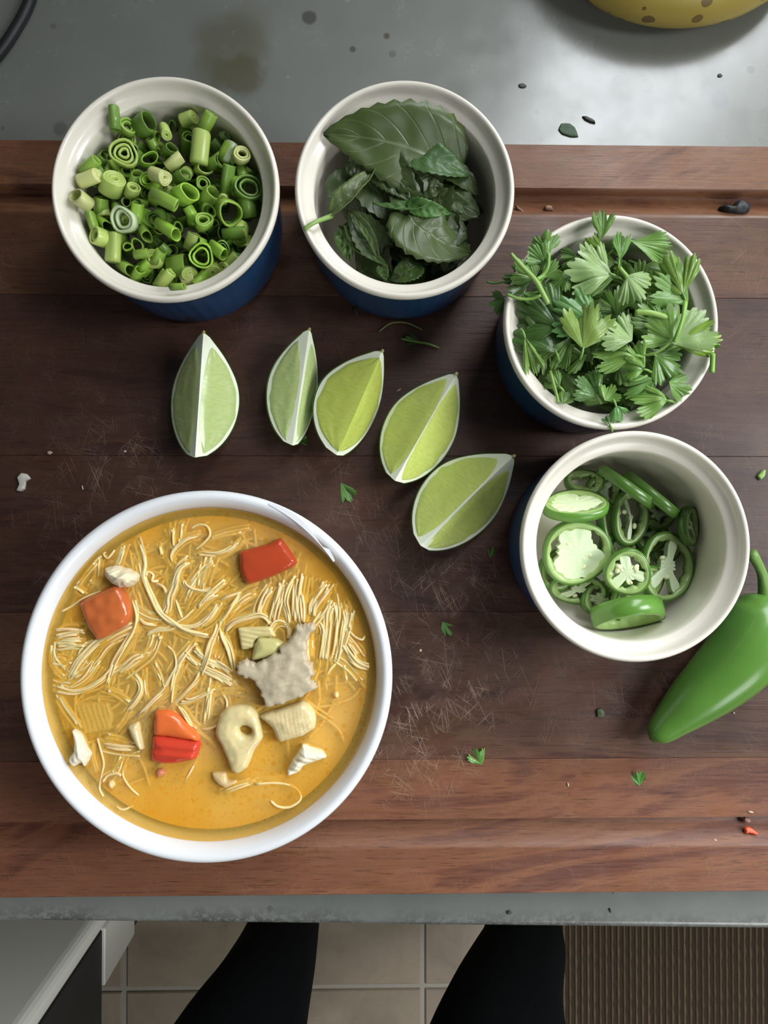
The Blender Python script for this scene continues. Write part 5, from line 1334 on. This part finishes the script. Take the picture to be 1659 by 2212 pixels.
# ------------------------------------------------------------------ banana and black cable at the top edge of the view
def m_banana():
    t = NT('ripe_banana_skin'); co = t.coord('Object'); n1 = t.noise(co, 25, 3)
    c = t.mix(n1, (0.40, 0.30, 0.045), (0.54, 0.42, 0.10))
    vo = t.n.new('ShaderNodeTexVoronoi'); vo.inputs['Scale'].default_value = 110; t.link(co, vo.inputs['Vector'])
    vc = t.n.new('ShaderNodeSeparateColor'); t.link(vo.outputs['Color'], vc.inputs[0])
    d = t.math('LESS_THAN', vo.outputs['Distance'], t.math('MULTIPLY', t.math('SUBTRACT', vc.outputs[0], .35, clamp=True), .8))
    c = t.mix(t.math('MULTIPLY', d, .75), c, (0.10, 0.055, 0.018))
    t.base(c); t.set(rough=.42); t.bump(n1, .1, .001); return t.m
root = empty('banana', W(1480, -20, ZC)); lay(root, 'ripe speckled yellow banana at the top right edge, on the worktop', 'banana')
bz = ZC + .019; ctr = W(1470, -330, bz)
def bp(deg, rad): a = math.radians(deg); return Vector((ctr.x + rad * math.cos(a), ctr.y + rad * math.sin(a), bz)) - root.location
rad = (60 + 330) * K(bz) - .0175
V, Fc = tube([bp(d, rad) for d in (-158, -146, -130, -110, -90, -70, -50, -36, -26)], [.006, .012, .0165, .0180, .0182, .0180, .0165, .012, .006], 5, 6)
V, Fc = tube([bp(d, rad) for d in (-158, -146, -130, -110, -90, -70, -50, -36, -26)], [.006, .012, .0165, .0180, .0182, .0180, .0165, .012, .006], 30, 8)
o = new('banana_skin', V, Fc, m_banana(), root)
V, Fc = tube([bp(-26, rad), bp(-18, rad + .004), bp(-10, rad + .012)], [.006, .0045, .0055], 10, 4); new('stalk', V, Fc, STEM, root).color = (1.2, .9, .5, 1)
V, Fc = tube([bp(-158, rad), bp(-163, rad)], [.0055, .003], 10, 3); new('blossom_end', V, Fc, BLACK, root)

P = [W(x, y, ZC + .0034) for x, y in ((-120, 230), (-60, 180), (0, 112), (38, 55), (62, 8), (78, -50), (84, -120), (80, -200))]
v, f = tube(P, 12.5 * K(ZC), 12, 6); o = recenter(new('power_cord', v, f, BLACK)); lay(o, 'thick black cord curving across the worktop in the top left corner', 'cord')

# ------------------------------------------------------------------ white appliance below the counter at the left
root = empty('appliance', (-.60, -.56, ZF)); lay(root, 'white appliance with a black side, standing on the floor at the bottom left', 'appliance')
def part(name, b_, m, bv=0, lab=None):
    v, f = box(*b_); v = [(x + .60, y + .56, z - ZF) for x, y, z in v]; o = new(name, v, f, m, root, smooth=False)
    if bv: bevel(o, bv, 4)
    if lab: o['label'] = lab
    return o
part('door', (-.90, -.348, -.530, -.500, -.88, .10), APPL, .012)
part('body', (-.90, -.352, -.84, -.5305, -.665, .10), BLACK, .003, 'black side of the appliance')
part('lower_block', (-.42, -.349, -.606, -.5305, -.80, -.666), APPL, .002)
part('foot', (-.42, -.352, -.60, -.535, ZF + .004, -.80), BLACK, .002)
part('foot', (-.88, -.82, -.80, -.54, ZF + .004, -.665), BLACK, .002)

# ------------------------------------------------------------------ the cook's legs in black trousers
root = empty('person', (0, -.52, ZF)); lay(root, 'person in black trousers standing at the counter, only the legs in view', 'person')
org = root.location.copy()
me = bpy.data.meshes.new('trousers')
J_ = [((.0, -.585, .03), .125), ((-.095, -.575, -.06), .100), ((-.150, -.560, -.24), .112), ((-.132, -.522, -.41), .080), ((-.120, -.515, -.47), .066), ((-.118, -.545, -.62), .061), ((-.114, -.55, -.78), .052), ((-.112, -.545, -.885), .050),
      ((.095, -.575, -.06), .100), ((.088, -.560, -.24), .112), ((.132, -.522, -.41), .084), ((.150, -.515, -.47), .070), ((.200, -.535, -.62), .062), ((.225, -.54, -.78), .055), ((.232, -.54, -.885), .052), ((0, -.60, .12), .115)]
ed = [(0, 1), (1, 2), (2, 3), (3, 4), (4, 5), (5, 6), (6, 7), (0, 8), (8, 9), (9, 10), (10, 11), (11, 12), (12, 13), (13, 14), (0, 15)]
me.from_pydata([tuple(Vector(p) - org) for p, r in J_], ed, []); me.materials.append(CLOTH)
o = bpy.data.objects.new('trousers', me); COL.objects.link(o); o.parent = root
sk = o.modifiers.new('skin', 'SKIN'); sk.use_smooth_shade = True
for q, (p, r) in enumerate(J_): me.skin_vertices[0].data[q].radius = (r * .92, r * .92)
me.skin_vertices[0].data[0].use_root = True
sb = o.modifiers.new('sub', 'SUBSURF'); sb.levels = 2; sb.render_levels = 2
for (fx, fy, dx) in ((-.112, -.50, -.01), (.234, -.50, .03)):
    P = [Vector((fx, fy - .075, ZF + .040)) - org, Vector((fx, fy - .03, ZF + .046)) - org, Vector((fx + dx, fy + .06, ZF + .036)) - org, Vector((fx + dx * 1.6, fy + .13, ZF + .028)) - org, Vector((fx + dx * 1.8, fy + .155, ZF + .022)) - org]
    v, f = tube(P, [.030, .040, .042, .036, .016], 16, 5, .72); new('shoe', v, f, SHOE, root)
